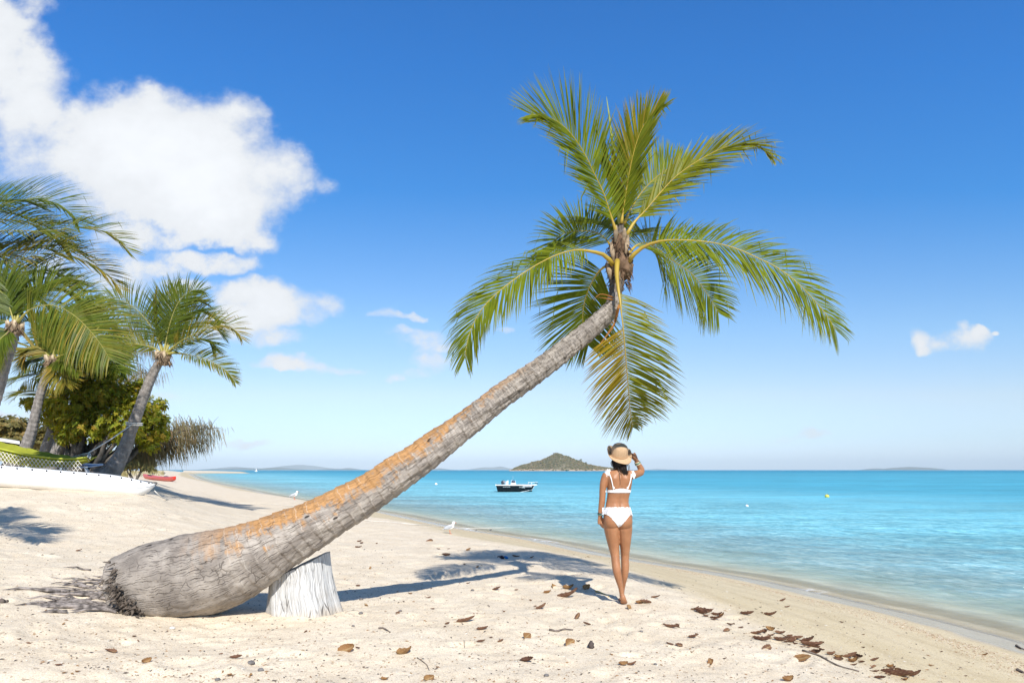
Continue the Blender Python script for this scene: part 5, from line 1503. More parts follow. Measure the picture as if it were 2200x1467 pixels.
# ------------------------------------------------------------------ gulls
m_gw = simple('gull_white', (.85, .85, .84), .7, .1); m_gg = simple('gull_grey', (.45, .47, .50), .7, .1); m_or = simple('gull_leg', (.60, .16, .06), .5)
def gull(px, py, label, h=.30, face=1, D=None):
    g = G(px, py); k = h / .30
    o = empty('gull', g, label, 'gull')
    RY = Matrix.Rotation(-.35 * face, 3, 'Y')
    mb = MB()
    ellipsoid(mb, g + Vector((0, 0, .165 * k)), .125 * k, .062 * k, .066 * k, 16, 10, rot=RY)
    ellipsoid(mb, g + Vector((.085 * face * k, 0, .235 * k)), .038 * k, .036 * k, .06 * k, 12, 8, rot=Matrix.Rotation(.4 * face, 3, 'Y'))
    ellipsoid(mb, g + Vector((.105 * face * k, 0, .285 * k)), .040 * k, .034 * k, .034 * k, 12, 8)
    mb.build('body', m_gw, o)
    for s_ in (-1, 1):
        mb = MB(); ellipsoid(mb, g + Vector((-.035 * face * k, s_ * .056 * k, .170 * k)), .125 * k, .016 * k, .046 * k, 12, 8, rot=RY); mb.build('wing', m_gg, o)
        mb = MB(); tube(mb, [g + Vector((.0 * k, s_ * .022 * k, .115 * k)), g + Vector((.012 * face * k, s_ * .022 * k, 0)), g + Vector((.055 * face * k, s_ * .022 * k, -.004))], .006 * k, 5); mb.build('leg', m_or, o)
    mb = MB(); tube(mb, [g + Vector((.138 * face * k, 0, .284 * k)), g + Vector((.188 * face * k, 0, .276 * k))], [.011 * k, .002 * k], 6); mb.build('beak', m_or, o)
    mb = MB(); tube(mb, [g + Vector((-.10 * face * k, 0, .13 * k)), g + Vector((-.19 * face * k, 0, .105 * k))], [.034 * k, .022 * k], 8, flat=.4); mb.build('tail', m_gw, o)
gull(966, 1146, 'white gull standing on the wet sand between the trunk and the woman', .28)
gull(632, 1073.5, 'white gull at the water edge far down the beach beside the trunk', .40)

# ------------------------------------------------------------------ island and far hills
def hill_mat(name, c1, c2, c3=None):
    m, t, out = new_mat(name)
    pos = t.node('ShaderNodeNewGeometry').outputs['Position']
    n = t.noise(pos, .035, 6, .62); n2 = t.noise(pos, .16, 4, .6)
    c = t.mix(t.ramp(n, .35, .65), c1, c2)
    if c3:
        c = t.mix(t.ramp(n2, .52, .66), c, c3)
        z = t.node('ShaderNodeSeparateXYZ'); t.put(z.inputs[0], pos)
        c = t.mix(t.ramp(t.math('ADD', z.outputs[2], t.math('MULTIPLY', t.math('SUBTRACT', n2, .5), 9.0)), 1.0, 4.5, 1, 0), c, (.42, .30, .21))
    b = t.node('ShaderNodeBsdfPrincipled', i_Roughness=.9); t.put(b.inputs['Base Color'], c); b.inputs['Specular IOR Level'].default_value = .1
    t.l.new(b.outputs[0], out.inputs[0]); return m

def ridge(name, prof, D, depth, mat, nx=160, ny=26, rough=.06, seed=1, label=None, cat=None):
    xs = np.array([(a - CX) / F * D for a, b in prof]); hs = np.array([(HY + 2.3 * F / D - b) / F * D for a, b in prof])
    X = np.linspace(xs[0], xs[-1], nx); Hh = np.interp(X, xs, hs)
    kk = np.hanning(7); kk /= kk.sum(); Hh = np.convolve(np.pad(Hh, 3, mode='edge'), kk, mode='valid')
    mb = MB(); ids = []
    for j in range(ny):
        v_ = j / (ny - 1) * 2 - 1; row = []
        f = max(0, 1 - abs(v_) ** 1.5)
        wl = depth / 6
        for i in range(nx):
            sc_ = Hh.max()
            h = Hh[i] * f * (1 + rough * 3 * float(fbm(np.array([X[i] / wl]), np.array([v_ * 6]), seed, 3)[0]) * (1 - f * .5)) + rough * sc_ * .35 * float(fbm(np.array([X[i] / wl * 3]), np.array([v_ * 18]), seed + 4, 3)[0]) * f ** .5
            row.append(mb.add((X[i], D + v_ * depth * (.35 + .65 * (Hh[i] / sc_) ** .5), max(h, 0) - .6 if f > 0 else -1)))
        ids.append(row)
    for j in range(ny - 1):
        for i in range(nx - 1): mb.quad(ids[j][i], ids[j][i + 1], ids[j + 1][i + 1], ids[j + 1][i])
    o = mb.build(name, mat, loc=(float(X.mean()), D, 0))
    return tag(o, kind='structure'), mb
ISL = [(1094, 1010.8), (1100, 1008.5), (1110, 1003), (1125, 998), (1145, 992), (1165, 987), (1180, 981), (1190, 975), (1197, 972), (1205, 975), (1220, 980), (1240, 989), (1262, 997), (1285, 1002), (1310, 1005), (1332, 1010.8)]
isl, imb = ridge('island', ISL, 1500.0, 70.0, hill_mat('island_scrubland', (.085, .085, .040), (.15, .13, .075), (.24, .20, .15)), nx=240, ny=44, rough=.07, seed=5)
# scrub over the island
rr = random.Random(21); mb = MB()
cand = [v_ for v_ in imb.v if v_[2] > 1.5 and v_[1] < 1512]
for i in range(2600):
    p = Vector(rr.choice(cand)) + Vector((rr.uniform(-1.5, 1.5), rr.uniform(-2, 2), .2))
    s = rr.uniform(.7, 2.3) * (1.3 if rr.random() < .15 else 1)
    ellipsoid(mb, p, s, s, s * rr.uniform(.5, .9), 5, 4, a=rr.uniform(0, 1))
tag(mb.build('island_scrub', leaf_mat('island_scrub', (.032, .055, .014), (.13, .115, .028), (.19, .14, .07), .9, .02), attr='yel'), kind='stuff')
mb = MB()
for i in range(700):
    x = rr.choice(cand); side = rr.random()
    px = rr.choice((rr.uniform(1097, 1180), rr.uniform(1265, 1330)))
    X = (px - CX) / F * 1500; cc = [v_ for v_ in (rr.choice(imb.v) for _ in range(60)) if abs(v_[0] - X) < 8 and -1 < v_[2] < 3.5 and v_[1] < 1500]
    if not cc: continue
    p = Vector(cc[0]); s = rr.uniform(.5, 1.8)
    ellipsoid(mb, p, s * 1.3, s, s * .8, 5, 4)
tag(mb.build('shore_rock', simple('shore_rock', (.42, .31, .23), .9, .1, var=.4, vscale=.3), smooth=False), kind='stuff')
for (px, py, h, lb) in ((1248, 988, 6.5, 'taller of two lone trees on the right slope of the island'), (1259, 994, 4.5, 'shorter of two lone trees on the right slope of the island'), (1184, 981, 3.5, 'small lone tree on the left shoulder of the island'), (1196, 976, 6.0, 'dark tree clump crowning the island summit')):
    c = P(px, py, 1496.0); o = empty('island_tree', c - Vector((0, 0, h * .5)), lb, 'tree', 'trees on the island')
    mb = MB(); tube(mb, [c - Vector((0, 0, h)), c], [.35, .2], 6); mb.build('trunk', m_wood, o)
    mb = MB()
    for k in range(16): ellipsoid(mb, c + Vector((rr.gauss(0, h * .22), rr.gauss(0, h * .2), rr.gauss(h * .1, h * .16))), h * .17, h * .17, h * .13, 6, 5, a=0)
    mb.build('crown', m_shrub, o, attr='yel')
m_far = hill_mat('far_forest', (.030, .045, .030), (.065, .075, .045))
ridge('hills', [(300, 1010), (345, 1009), (380, 1008.3), (411, 1009), (440, 1009.2), (460, 1008.6), (478, 1006), (502, 1006.6), (518, 1004.4), (551, 1007.3), (567, 1006.2), (596, 1003.4), (618, 1005.6), (655, 1008.6), (680, 1009.4)], 9000.0, 900.0, m_far, seed=2, rough=.03)
ridge('hills', [(430, 1009), (470, 1006), (503, 1001.8), (530, 1004), (575, 1006), (620, 999.5), (645, 997.5), (673, 1000), (705, 1005), (740, 1007), (790, 1009)], 15000.0, 1500.0, m_far, seed=3, rough=.03)
ridge('hills', [(690, 1009.4), (709, 1006.2), (736, 1007), (749, 1004.8), (770, 1008.2), (800, 1009.4)], 10500.0, 900.0, m_far, seed=4, rough=.03)
ridge('hills', [(915, 1009.4), (930, 1007.8), (946, 1005.4), (966, 1008), (990, 1009.4)], 11000.0, 900.0, m_far, seed=5, rough=.03)
ridge('hills', [(985, 1009.4), (1009, 1007.6), (1038, 1003), (1060, 1003.5), (1075, 1001.2), (1097, 1006), (1130, 1008.5), (1160, 1009.4)], 14500.0, 1200.0, m_far, seed=6, rough=.03)
ridge('hills', [(1380, 1009.4), (1410, 1006.5), (1440, 1007.8), (1480, 1009.4)], 15500.0, 900.0, m_far, seed=8, rough=.03)
ridge('hills', [(1862, 1009.5), (1872, 1008), (1882, 1005.6), (1901, 1007.4), (1926, 1004), (1952, 1002.4), (1988, 1004), (2000, 1009.5)], 9500.0, 600.0, m_far, seed=7, rough=.03)

# the air over the bay
mb = MB(); box(mb, (0, 11000, 125), 90000, 24000, 282)
m, t, out = new_mat('sea_air')
pv = t.node('ShaderNodeVolumePrincipled'); pv.inputs['Density'].default_value = HAZE
pv.inputs['Color'].default_value = (.80, .93, 1.0, 1); pv.inputs['Anisotropy'].default_value = -.18
t.l.new(pv.outputs[0], out.inputs[1])
tag(mb.build('haze', m, loc=(0, 11000, 125), smooth=False), kind='stuff')
# ------------------------------------------------------------------ the woman
WF = G(1341, 1299)                      # where her toes touch the sand
WD = WF.y
U_ = WD / F / 3.667                     # metres per zoomed-photo pixel
W0 = Vector(((1250 + 300 / 3.667 - CX) / F * WD, WD, WF.z))
Hs = (1360 - 120) * U_ / 1.706          # scale against the 1.706 m sketch
def wp(x, y, z): return W0 + Vector((x, y, z)) * Hs
mm = .001376
def wz(X, Y, y=0.0): return wp((X - 300) * mm, y, (1360 - Y) * mm)

woman = empty('person', W0, 'woman seen from behind in white frilled bikini, right hand raised to her hat', 'person')
bm_ = MB()
def limb(pts, n=14, sq=1.0):
    """pts: (pos, r across, r deep)"""
    P_ = catmull([Vector(p[0]) for p in pts], 24)
    ts = np.linspace(0, 1, 25); k = np.linspace(0, 1, len(pts))
    L = [0]
    for i in range(1, len(pts)): L.append(L[-1] + (Vector(pts[i][0]) - Vector(pts[i - 1][0])).length)
    k = np.array(L) / L[-1]
    ra = np.interp(ts, k, [p[1] for p in pts]); rb = np.interp(ts, k, [p[2] for p in pts])
    kk = np.array([.25, .5, .25]); ra = np.convolve(np.pad(ra, 1, mode='edge'), kk, 'valid'); rb = np.convolve(np.pad(rb, 1, mode='edge'), kk, 'valid')
    rings = []
    for i, p in enumerate(P_):
        T = (P_[min(i + 1, 24)] - P_[max(i - 1, 0)]).normalized()
        X = Vector((1, 0, 0)); X = (X - T * X.dot(T))
        if X.length < .3: X = Vector((0, 0, 1)) - T * T.z
        X.normalize(); Y = T.cross(X)
        rings.append([p + X * math.cos(a) * ra[i] * Hs + Y * math.sin(a) * rb[i] * Hs for a in np.linspace(0, 2 * math.pi, n, endpoint=False)])
    loft(bm_, rings)
# torso, horizontal rings: z, centre x, centre y, half width, half depth
TOR = [(.84, -.022, .01, .10, .080), (.88, -.024, -.005, .140, .105), (.92, -.024, -.012, .156, .118), (.965, -.023, -.010, .155, .112), (1.01, -.022, .0, .143, .098), (1.055, -.023, .008, .131, .086), (1.10, -.026, .014, .122, .078),
       (1.15, -.020, .014, .119, .078), (1.20, -.012, .008, .122, .084), (1.26, -.006, .002, .128, .092), (1.32, -.006, -.004, .136, .094), (1.37, -.008, -.008, .143, .088), (1.41, -.010, -.008, .138, .076), (1.44, -.010, -.004, .110, .062), (1.465, -.010, .002, .070, .052)]
rings = []
tz_ = np.array([q[0] for q in TOR])
for z in np.linspace(.84, 1.465, 60):
    cx, cy, rx, ry = [float(np.interp(z, tz_, [q[i] for q in TOR])) for i in (1, 2, 3, 4)]
    r = []
    for a in np.linspace(0, 2 * math.pi, 40, endpoint=False):
        c_, s_ = math.cos(a), math.sin(a)
        e = .88
        x = math.copysign(abs(c_) ** e, c_) * rx; y = math.copysign(abs(s_) ** e, s_) * ry
        if s_ < 0:      # her back: spine groove and shoulder blades
            g = math.exp(-(x / .020) ** 2) * .013 * (1 if 1.0 < z < 1.42 else .3)
            bl = .014 * math.exp(-((abs(x) - .075) / .035) ** 2) * math.exp(-((z - 1.36) / .05) ** 2)
            y += g - bl
        r.append(wp(cx + x, cy + y, z))
    rings.append(r)
loft(bm_, rings)
for (x, y, z, rx, ry, rz) in ((-.094, -.050, .905, .082, .082, .088), (.046, -.050, .903, .082, .082, .088), (-.055, .085, 1.27, .055, .050, .055), (.048, .085, 1.27, .055, .050, .055)):
    ellipsoid(bm_, wp(x, y, z), rx * Hs, ry * Hs, rz * Hs, 20, 14)
# neck, head with face
limb([(wp(-.010, .0, 1.42), .062, .055), (wp(-.008, .010, 1.48), .050, .050), (wp(-.006, .022, 1.56), .050, .052)])
hd = wp(-.006, .030, 1.605)
ellipsoid(bm_, hd, .074 * Hs, .092 * Hs, .108 * Hs, 24, 18)
ellipsoid(bm_, wp(-.006, .062, 1.545), .052 * Hs, .055 * Hs, .048 * Hs, 16, 12)
limb([(wp(-.006, .118, 1.625), .008, .008), (wp(-.006, .132, 1.60), .012, .010), (wp(-.006, .136, 1.583), .016, .012), (wp(-.006, .118, 1.575), .013, .010)], 8)
ellipsoid(bm_, wp(-.006, .112, 1.555), .024 * Hs, .010 * Hs, .010 * Hs, 12, 8)
for s_ in (-1, 1):
    ellipsoid(bm_, wp(-.006 + s_ * .074, .028, 1.595), .010 * Hs, .020 * Hs, .030 * Hs, 10, 8)
    ellipsoid(bm_, wp(-.006 + s_ * .032, .106, 1.632), .024 * Hs, .012 * Hs, .008 * Hs, 10, 8)
# legs (left one trails on tiptoe in front of the other as she steps)
limb([(wp(-.092, .0, .93), .086, .090), (wp(-.092, -.008, .84), .086, .092), (wp(-.080, .005, .74), .074, .082), (wp(-.064, .012, .63), .060, .066), (wp(-.052, .005, .54), .047, .053), (wp(-.048, -.012, .47), .045, .050), (wp(-.040, -.030, .39), .047, .052),
      (wp(-.022, -.032, .30), .041, .045), (wp(.004, -.020, .20), .028, .031), (wp(.018, -.012, .125), .024, .028), (wp(.028, -.016, .085), .028, .032)])
limb([(wp(.045, .0, .93), .086, .090), (wp(.052, -.006, .84), .084, .090), (wp(.058, .01, .74), .072, .080), (wp(.062, .03, .63), .057, .063), (wp(.064, .045, .54), .046, .052), (wp(.064, .045, .47), .044, .049), (wp(.064, .040, .39), .046, .050),
      (wp(.058, .055, .30), .039, .043), (wp(.048, .085, .20), .027, .030), (wp(.042, .115, .10), .024, .028), (wp(.040, .125, .06), .027, .031)])
# feet: near foot with the heel lifted, sole towards us
limb([(wp(.026, -.030, .105), .024, .022), (wp(.030, -.036, .075), .030, .026), (wp(.038, -.020, .045), .034, .022), (wp(.046, .015, .022), .040, .017), (wp(.050, .045, .014), .038, .012)], 12)
for i, (tx, L) in enumerate(((-.024, .052), (-.008, .046), (.006, .040), (.019, .034), (.031, .028))):
    limb([(wp(.050 + tx, .045, .013), .010, .009), (wp(.050 + tx * 1.1, .045 + L, .009), .009, .008)], 8)
limb([(wp(.040, .100, .050), .027, .030), (wp(.042, .12, .030), .030, .022), (wp(.048, .18, .024), .036, .018), (wp(.052, .23, .014), .038, .012)], 12)
for i, (tx, L) in enumerate(((-.024, .052), (-.008, .046), (.006, .040), (.019, .034), (.031, .028))):
    limb([(wp(.053 + tx, .228, .013), .010, .009), (wp(.053 + tx * 1.1, .228 + L, .010), .009, .008)], 8)
# hanging left arm
SL = wp(-.140, -.004, 1.405)
limb([(SL + Vector((.035, 0, .005)) * Hs, .046, .046), (SL, .050, .050), (wp(-.172, -.004, 1.33), .043, .045), (wp(-.186, -.004, 1.24), .037, .040), (wp(-.190, .004, 1.155), .034, .036), (wp(-.196, .016, 1.08), .034, .034), (wp(-.206, .030, 1.0), .027, .027), (wp(-.210, .036, .955), .023, .020)])
def hand(wr, d, side, nrm, curl, sc=1.0, spread=.10):
    d = d.normalized(); nrm = (nrm - d * nrm.dot(d)).normalized(); sv = d.cross(nrm) * side
    k = Hs * sc
    def lm(pts, n=10):
        limb([(p, a / 1.0, b_) for p, a, b_ in pts], n)
    lm([(wr, .022, .017), (wr + d * .03 * k, .030, .015), (wr + d * .065 * k, .036, .014), (wr + d * .088 * k, .034, .012)], 14)
    for i, (off, L) in enumerate(((.026, .066), (.009, .076), (-.009, .070), (-.025, .054))):
        b0 = wr + d * (.078 - abs(off) * .15) * k + sv * off * k
        dd = (d + sv * off * spread * 40 * .12).normalized()
        c1, c2, c3 = curl[i]
        def rot(a): return (dd * math.cos(a) + nrm * math.sin(a))
        p1 = b0 + rot(c1) * L * .45 * k; p2 = p1 + rot(c1 + c2) * L * .33 * k; p3 = p2 + rot(c1 + c2 + c3) * L * .25 * k
        lm([(b0, .0098, .0098), (p1, .0092, .0092), (p2, .0084, .0084), (p3, .0068, .0068)], 8)
    t0 = wr + d * .022 * k + sv * .024 * k
    t1 = t0 + (d * .7 + sv * .7 + nrm * .25).normalized() * .036 * k; t2 = t1 + (d * .92 + sv * .25 + nrm * .35).normalized() * .030 * k; t3 = t2 + (d * .95 + nrm * .3).normalized() * .020 * k
    lm([(t0, .014, .013), (t1, .011, .011), (t2, .0100, .0100), (t3, .0075, .0075)], 8)
hand(wp(-.210, .036, .955), Vector((.10, .02, -1)), -1, Vector((1, .3, .1)), [(.30, .4, .3), (.28, .42, .3), (.30, .45, .35), (.35, .5, .35)])
# raised right arm
SR = wp(.118, -.004, 1.405)
EL = wp(.262, .135, 1.432); WR = wp(.196, .085, 1.560)
limb([(SR + Vector((-.035, 0, .0)) * Hs, .050, .050), (SR, .052, .052), (SR.lerp(EL, .3) + Vector((0, 0, -.006)), .044, .046), (SR.lerp(EL, .7) + Vector((0, 0, -.004)), .038, .040), (EL, .035, .035)])
limb([(EL, .035, .035), (EL.lerp(WR, .3) + Vector((.008, 0, 0)), .036, .034), (EL.lerp(WR, .65) + Vector((.004, 0, 0)), .029, .028), (WR, .022, .021)])
hand(WR, Vector((-.52, -.10, .80)), 1, Vector((-.80, .0, -.55)), [(.35, .45, .3), (.40, .5, .3), (.45, .5, .35), (.5, .55, .35)], 1.0)

def m_skin_():
    m, t, out = new_mat('tanned_skin')
    pos = t.node('ShaderNodeNewGeometry').outputs['Position']
    c = t.mix(t.ramp(t.noise(pos, 9.0, 4), .3, .7), (.325, .148, .070), (.40, .190, .096))
    b = t.node('ShaderNodeBsdfPrincipled', i_Roughness=.46); t.put(b.inputs['Base Color'], c); b.inputs['Specular IOR Level'].default_value = .35
    b.inputs['Subsurface Weight'].default_value = .15; b.inputs['Subsurface Radius'].default_value = (.02, .008, .004); b.inputs['Subsurface Scale'].default_value = .5
    t.put(b.inputs['Normal'], t.bump(t.noise(pos, 220, 2), .08, .003))
    t.l.new(b.outputs[0], out.inputs[0]); return m
m_skin = m_skin_()
raw = bm_.build('body_raw', m_skin, woman)
def remeshed(o, vox, smooth_it):
    a = o.modifiers.new('r', 'REMESH'); a.mode = 'VOXEL'; a.voxel_size = vox; a.use_smooth_shade = True
    s_ = o.modifiers.new('s', 'SMOOTH'); s_.iterations = smooth_it; s_.factor = .5
    dg = bpy.context.evaluated_depsgraph_get(); dg.update()
    me = bpy.data.meshes.new_from_object(o.evaluated_get(dg)); me.name = 'body'
    p = o.parent
    bpy.data.objects.remove(o)
    me.polygons.foreach_set('use_smooth', [True] * len(me.polygons))
    me.materials.clear(); me.materials.append(m_skin)
    return link_mesh('body', me, p)
body = remeshed(raw, .0055, 3)
bme = body.data
BV = np.empty(len(bme.vertices) * 3); bme.vertices.foreach_get('co', BV); BV = BV.reshape(-1, 3)
bvh = BVHTree.FromPolygons([tuple(v_) for v_ in BV], [tuple(p.vertices) for p in bme.polygons])
def back(x, z, off=.004):
    """point on her back at sketch x, z (relative to her origin)"""
    h = bvh.ray_cast(Vector((x * Hs, -1, z * Hs)), Vector((0, 1, 0)))
    return W0 + (h[0] if h[0] else Vector((x * Hs, -.05, z * Hs))) + Vector((0, -off, 0))

m_bik = simple('white_bikini', (.84, .84, .85), .75, .15, var=.03, vscale=30, bump=.15, bscale=160)
def shell(name, inside, off, mat):
    ok = [inside(v_[0] / Hs, v_[1] / Hs, v_[2] / Hs) for v_ in BV]
    mb = MB(); mp = {}
    nrm = [v_.normal for v_ in bme.vertices]
    for p in bme.polygons:
        if all(ok[i] for i in p.vertices):
            idx = []
            for i in p.vertices:
                if i not in mp:
                    q = Vector(BV[i]) + nrm[i] * off; mp[i] = mb.add(W0 + q)
                idx.append(mp[i])
            mb.face(idx)
    return mb.build(name, mat, woman)
xc_ = -.023
def in_bottom(x, y, z):
    if z > 1.058 or z < .82 or abs(x - xc_) > .175: return False
    if y < .02: lim = float(np.interp(abs(x - xc_), [0, .025, .055, .11, .165], [.842, .865, .905, .968, .985]))
    else: lim = float(np.interp(abs(x - xc_), [0, .03, .08, .15], [.845, .87, .93, .99]))
    return z > lim
bottom = shell('bikini_bottom', in_bottom, .005, m_bik)
def in_band(x, y, z):
    if abs(x + .006) > .16 or not (1.19 < z < 1.33): return False
    if y < .03: return 1.213 - .0 < z + .03 * 0 < 1.252 + .010 * math.cos(x * 20)
    return 1.215 < z < 1.315
top = shell('bikini_top', in_band, .005, m_bik)
# frills at the hips
def frill(parent, c0, c1, out, down, n, amp, name):
    mb = MB(); prev = None
    for i in range(n + 1):
        f = i / n; p = c0.lerp(c1, f); w = math.sin(f * n * 1.1) * amp
        a = mb.add(p); b_ = mb.add(p + out * (.6 + w * 20 * .2) * .5 + down * .5 + Vector((0, w * .5, 0))); c = mb.add(p + out * (1 + w * 18) + down + Vector((0, w, w * .3)))
        if prev: mb.quad(prev[0], a, b_, prev[1]); mb.quad(prev[1], b_, c, prev[2])
        prev = (a, b_, c)
    return mb.build(name, m_bik, parent)
frill(bottom, wz(205, 602, -.085), wz(166, 618, .0), Vector((-.022, -.012, 0)), Vector((0, 0, -.050)), 16, .010, 'hip_frill')
frill(bottom, wz(166, 618, .0), wz(185, 630, .07), Vector((-.022, .008, 0)), Vector((0, 0, -.046)), 12, .010, 'hip_frill')
frill(bottom, wz(362, 606, -.085), wz(389, 622, .0), Vector((.020, -.012, 0)), Vector((0, 0, -.055)), 16, .010, 'hip_frill')
frill(bottom, wz(389, 622, .0), wz(372, 636, .07), Vector((.018, .008, 0)), Vector((0, 0, -.046)), 12, .010, 'hip_frill')
# straps and shoulder ruffles
for (pts, nm) in (([(-.080, 1.245), (-.092, 1.30), (-.106, 1.36), (-.120, 1.41), (-.126, 1.432)], 'l'), ([(.070, 1.245), (.083, 1.285), (.098, 1.33), (.108, 1.375), (.112, 1.415)], 'r')):
    mb = MB(); tube(mb, catmull([back(x, z, .005) for x, z in pts], 18),   .0054, 6, flat=.6)
    q = back(*pts[0], .008); ellipsoid(mb, q + Vector((0, 0, .02)), .011, .006, .014, 8, 6)
    st_ = mb.build('strap', m_bik, top)
rs = random.Random(5)
for (x, z, rr_, tilt, sx_) in ((-.122, 1.442, .040, .5, -1), (.122, 1.422, .048, -.2, 1)):
    mb = MB(); c = wp(x, -.018, z)
    for lay in range(2):
        prev = None; cen = mb.add(c + Vector((0, 0, .012)))
        for i in range(31):
            a = 2 * math.pi * i / 30; r = rr_ * (1 + .10 * math.sin(a * 7 + lay)) * (1 - .25 * lay)
            d = Vector((math.cos(a) * .75, math.sin(a) * .9, 0))
            p1 = mb.add(c + d * r * .55 + Vector((sx_ * .004, -.004 * lay, .012 * math.sin(a * 8) + .016))); p2 = mb.add(c + d * r + Vector((sx_ * .010, -.006, -.014 + .016 * math.sin(a * 7 + 1) - .035 * max(0, -math.sin(a)))))
            if prev: mb.face((cen, prev[0], p1)); mb.quad(prev[0], prev[1], p2, p1)
            prev = (p1, p2)
    mb.build('shoulder_frill', m_bik, top)
# hair: dark, gathered low under the hat, swept to her right shoulder
m_hair = simple('dark_hair', (.018, .011, .008), .42, .4, var=.3, vscale=40)
hb = MB(); rh = random.Random(9)
ellipsoid(hb, wp(-.006, .012, 1.60), .082 * Hs, .095 * Hs, .095 * Hs, 18, 12)
ellipsoid(hb, wp(-.004, -.030, 1.525), .070 * Hs, .045 * Hs, .050 * Hs, 16, 10)
for i in range(170):
    a = rh.uniform(-1, 1)
    p0 = wp(-.006 + a * .075, -.035 + .05 * abs(a), 1.56); e_ = rh.random()
    if e_ < .45: p2 = wp(.045 + rh.gauss(0, .018), -.085 + rh.uniform(-.01, .012), 1.415 + rh.uniform(-.02, .04)); 
    else: p2 = wp(-.010 + a * .055 + rh.gauss(0, .012), -.055 + rh.uniform(-.01, .01), 1.475 + rh.uniform(-.02, .02))
    p1 = p0.lerp(p2, .5) + Vector((rh.gauss(0, .010), -.022 + rh.gauss(0, .006), .010))
    tube(hb, catmull([p0, p1, p2], 7), [.006, .006, .0055, .005, .0045, .004, .003, .001], 4)
hb.build('hair', m_hair, woman)
mb = MB(); tube(mb, catmull([back(x, z, .003) for x, z in ((-.022, 1.455), (-.020, 1.42), (-.016, 1.38), (-.012, 1.33), (-.012, 1.295))], 16), .0028, 5); mb.build('necklace_cord', m_hair, woman)
# eyes and mouth (turned away from us)
mb = MB()
for s_ in (-1, 1): ellipsoid(mb, wp(-.006 + s_ * .030, .112, 1.612), .013 * Hs, .009 * Hs, .009 * Hs, 10, 8)
mb.build('eye', simple('eye_white', (.75, .75, .74), .2), woman)
mb = MB(); ellipsoid(mb, wp(-.006, .121, 1.553), .021 * Hs, .005 * Hs, .007 * Hs, 10, 6); mb.build('mouth', simple('lips', (.35, .09, .08), .5), woman)
# straw hat, brim dipping behind and curling at the sides
def straw():
    m, t, out = new_mat('woven_straw')
    tc = t.node('ShaderNodeUVMap').outputs[0]
    w = t.node('ShaderNodeTexWave', i_Vector=t.vmath('MULTIPLY', tc, (1, 1, 1)), i_Scale=26.0, i_Distortion=.6); w.bands_direction = 'Y'
    w2 = t.node('ShaderNodeTexWave', i_Vector=tc, i_Scale=46.0, i_Distortion=.5); w2.bands_direction = 'X'
    h = t.math('MULTIPLY', w.outputs[1], w2.outputs[1])
    n = t.noise(tc, 14, 4)
    c = t.mix(t.ramp(n, .3, .7), (.62, .415, .245), (.74, .52, .33))
    c = t.mix(t.ramp(h, .0, .35, .45, 0), c, (.25, .14, .07))
    b = t.node('ShaderNodeBsdfPrincipled', i_Roughness=.75); t.put(b.inputs['Base Color'], c); b.inputs['Specular IOR Level'].default_value = .15
    t.put(b.inputs['Normal'], t.bump(h, .5, .004)); t.l.new(b.outputs[0], out.inputs[0]); return m
m_straw = straw()
hc_ = wp(-.006, .012, 1.622)
tiltM = Matrix.Rotation(R(24), 3, 'X') @ Matrix.Rotation(R(4), 3, 'Y')
def hat_mesh(name, rows, parent, thick=.004):
    n = 56; V = []; fs = []; luv = []
    for j, fn in enumerate(rows):
        for i in range(n):
            a = 2 * math.pi * i / n; V.append(hc_ + tiltM @ (fn(a) * Hs) - ORG[parent.name])
    for j in range(len(rows) - 1):
        for i in range(n):
            i2 = (i + 1) % n; fs.append((j * n + i, j * n + i2, (j + 1) * n + i2, (j + 1) * n + i))
            u0, u1 = i / n * 3, (i + 1) / n * 3; v0, v1 = j * .09, (j + 1) * .09
            luv += [u0, v0, u1, v0, u1, v1, u0, v1]
    me = bpy.data.meshes.new(name); me.from_pydata([tuple(v_) for v_ in V], [], fs)
    me.uv_layers.new(name='UVMap').data.foreach_set('uv', luv)
    me.polygons.foreach_set('use_smooth', [True] * len(fs)); me.materials.append(m_straw)
    o = link_mesh(name, me, parent)
    sm = o.modifiers.new('thickness', 'SOLIDIFY'); sm.thickness = thick; sm.offset = -1
    return o
def crown_row(r, z, dent=0):
    return lambda a: Vector((math.cos(a) * r * .92, math.sin(a) * r * 1.06, z - dent * (.5 + .5 * math.cos(2 * a))))
CR = [(.101, -.004), (.100, .018), (.098, .042), (.095, .066), (.090, .086), (.080, .103), (.063, .115), (.040, .120), (.018, .120), (.002, .119)]
hat = empty('straw_hat', wp(-.006, .012, 1.62), 'tan woven straw hat with a floppy curled brim, worn by the woman', 'hat')
hat_mesh('hat_crown', [crown_row(r, z, .006 if r < .05 else 0) for r, z in CR], hat)
def brim_row(f):
    def fn(a):
        r = .101 + .068 * f
        cx, sy = math.cos(a), math.sin(a)
        z = -.004 - .030 * f * max(0, -sy) - .004 * f + .052 * f ** 1.8 * max(0, cx * -1) ** 2 * (1 if cx < 0 else 0) + .040 * f ** 1.8 * max(0, cx) ** 3 * max(0, sy + .5) + .012 * f * f * math.sin(3 * a + .8) + .03 * f * max(0, sy)
        k = 1 - .16 * f * (cx * cx)
        return Vector((cx * r * .94 * k, sy * r * 1.02, z))
    return fn
hat_mesh('hat_brim', [brim_row(f) for f in (0, .2, .4, .6, .8, 1.0)], hat)
mb = MB(); tube(mb, [hc_ + tiltM @ (Vector((math.cos(a) * .102 * .925, math.sin(a) * .102 * 1.065, .004)) * Hs) for a in np.linspace(0, 2 * math.pi, 41)], .006, 6); mb.build('hat_band', simple('hat_band', (.44, .27, .15), .8, .1), hat)
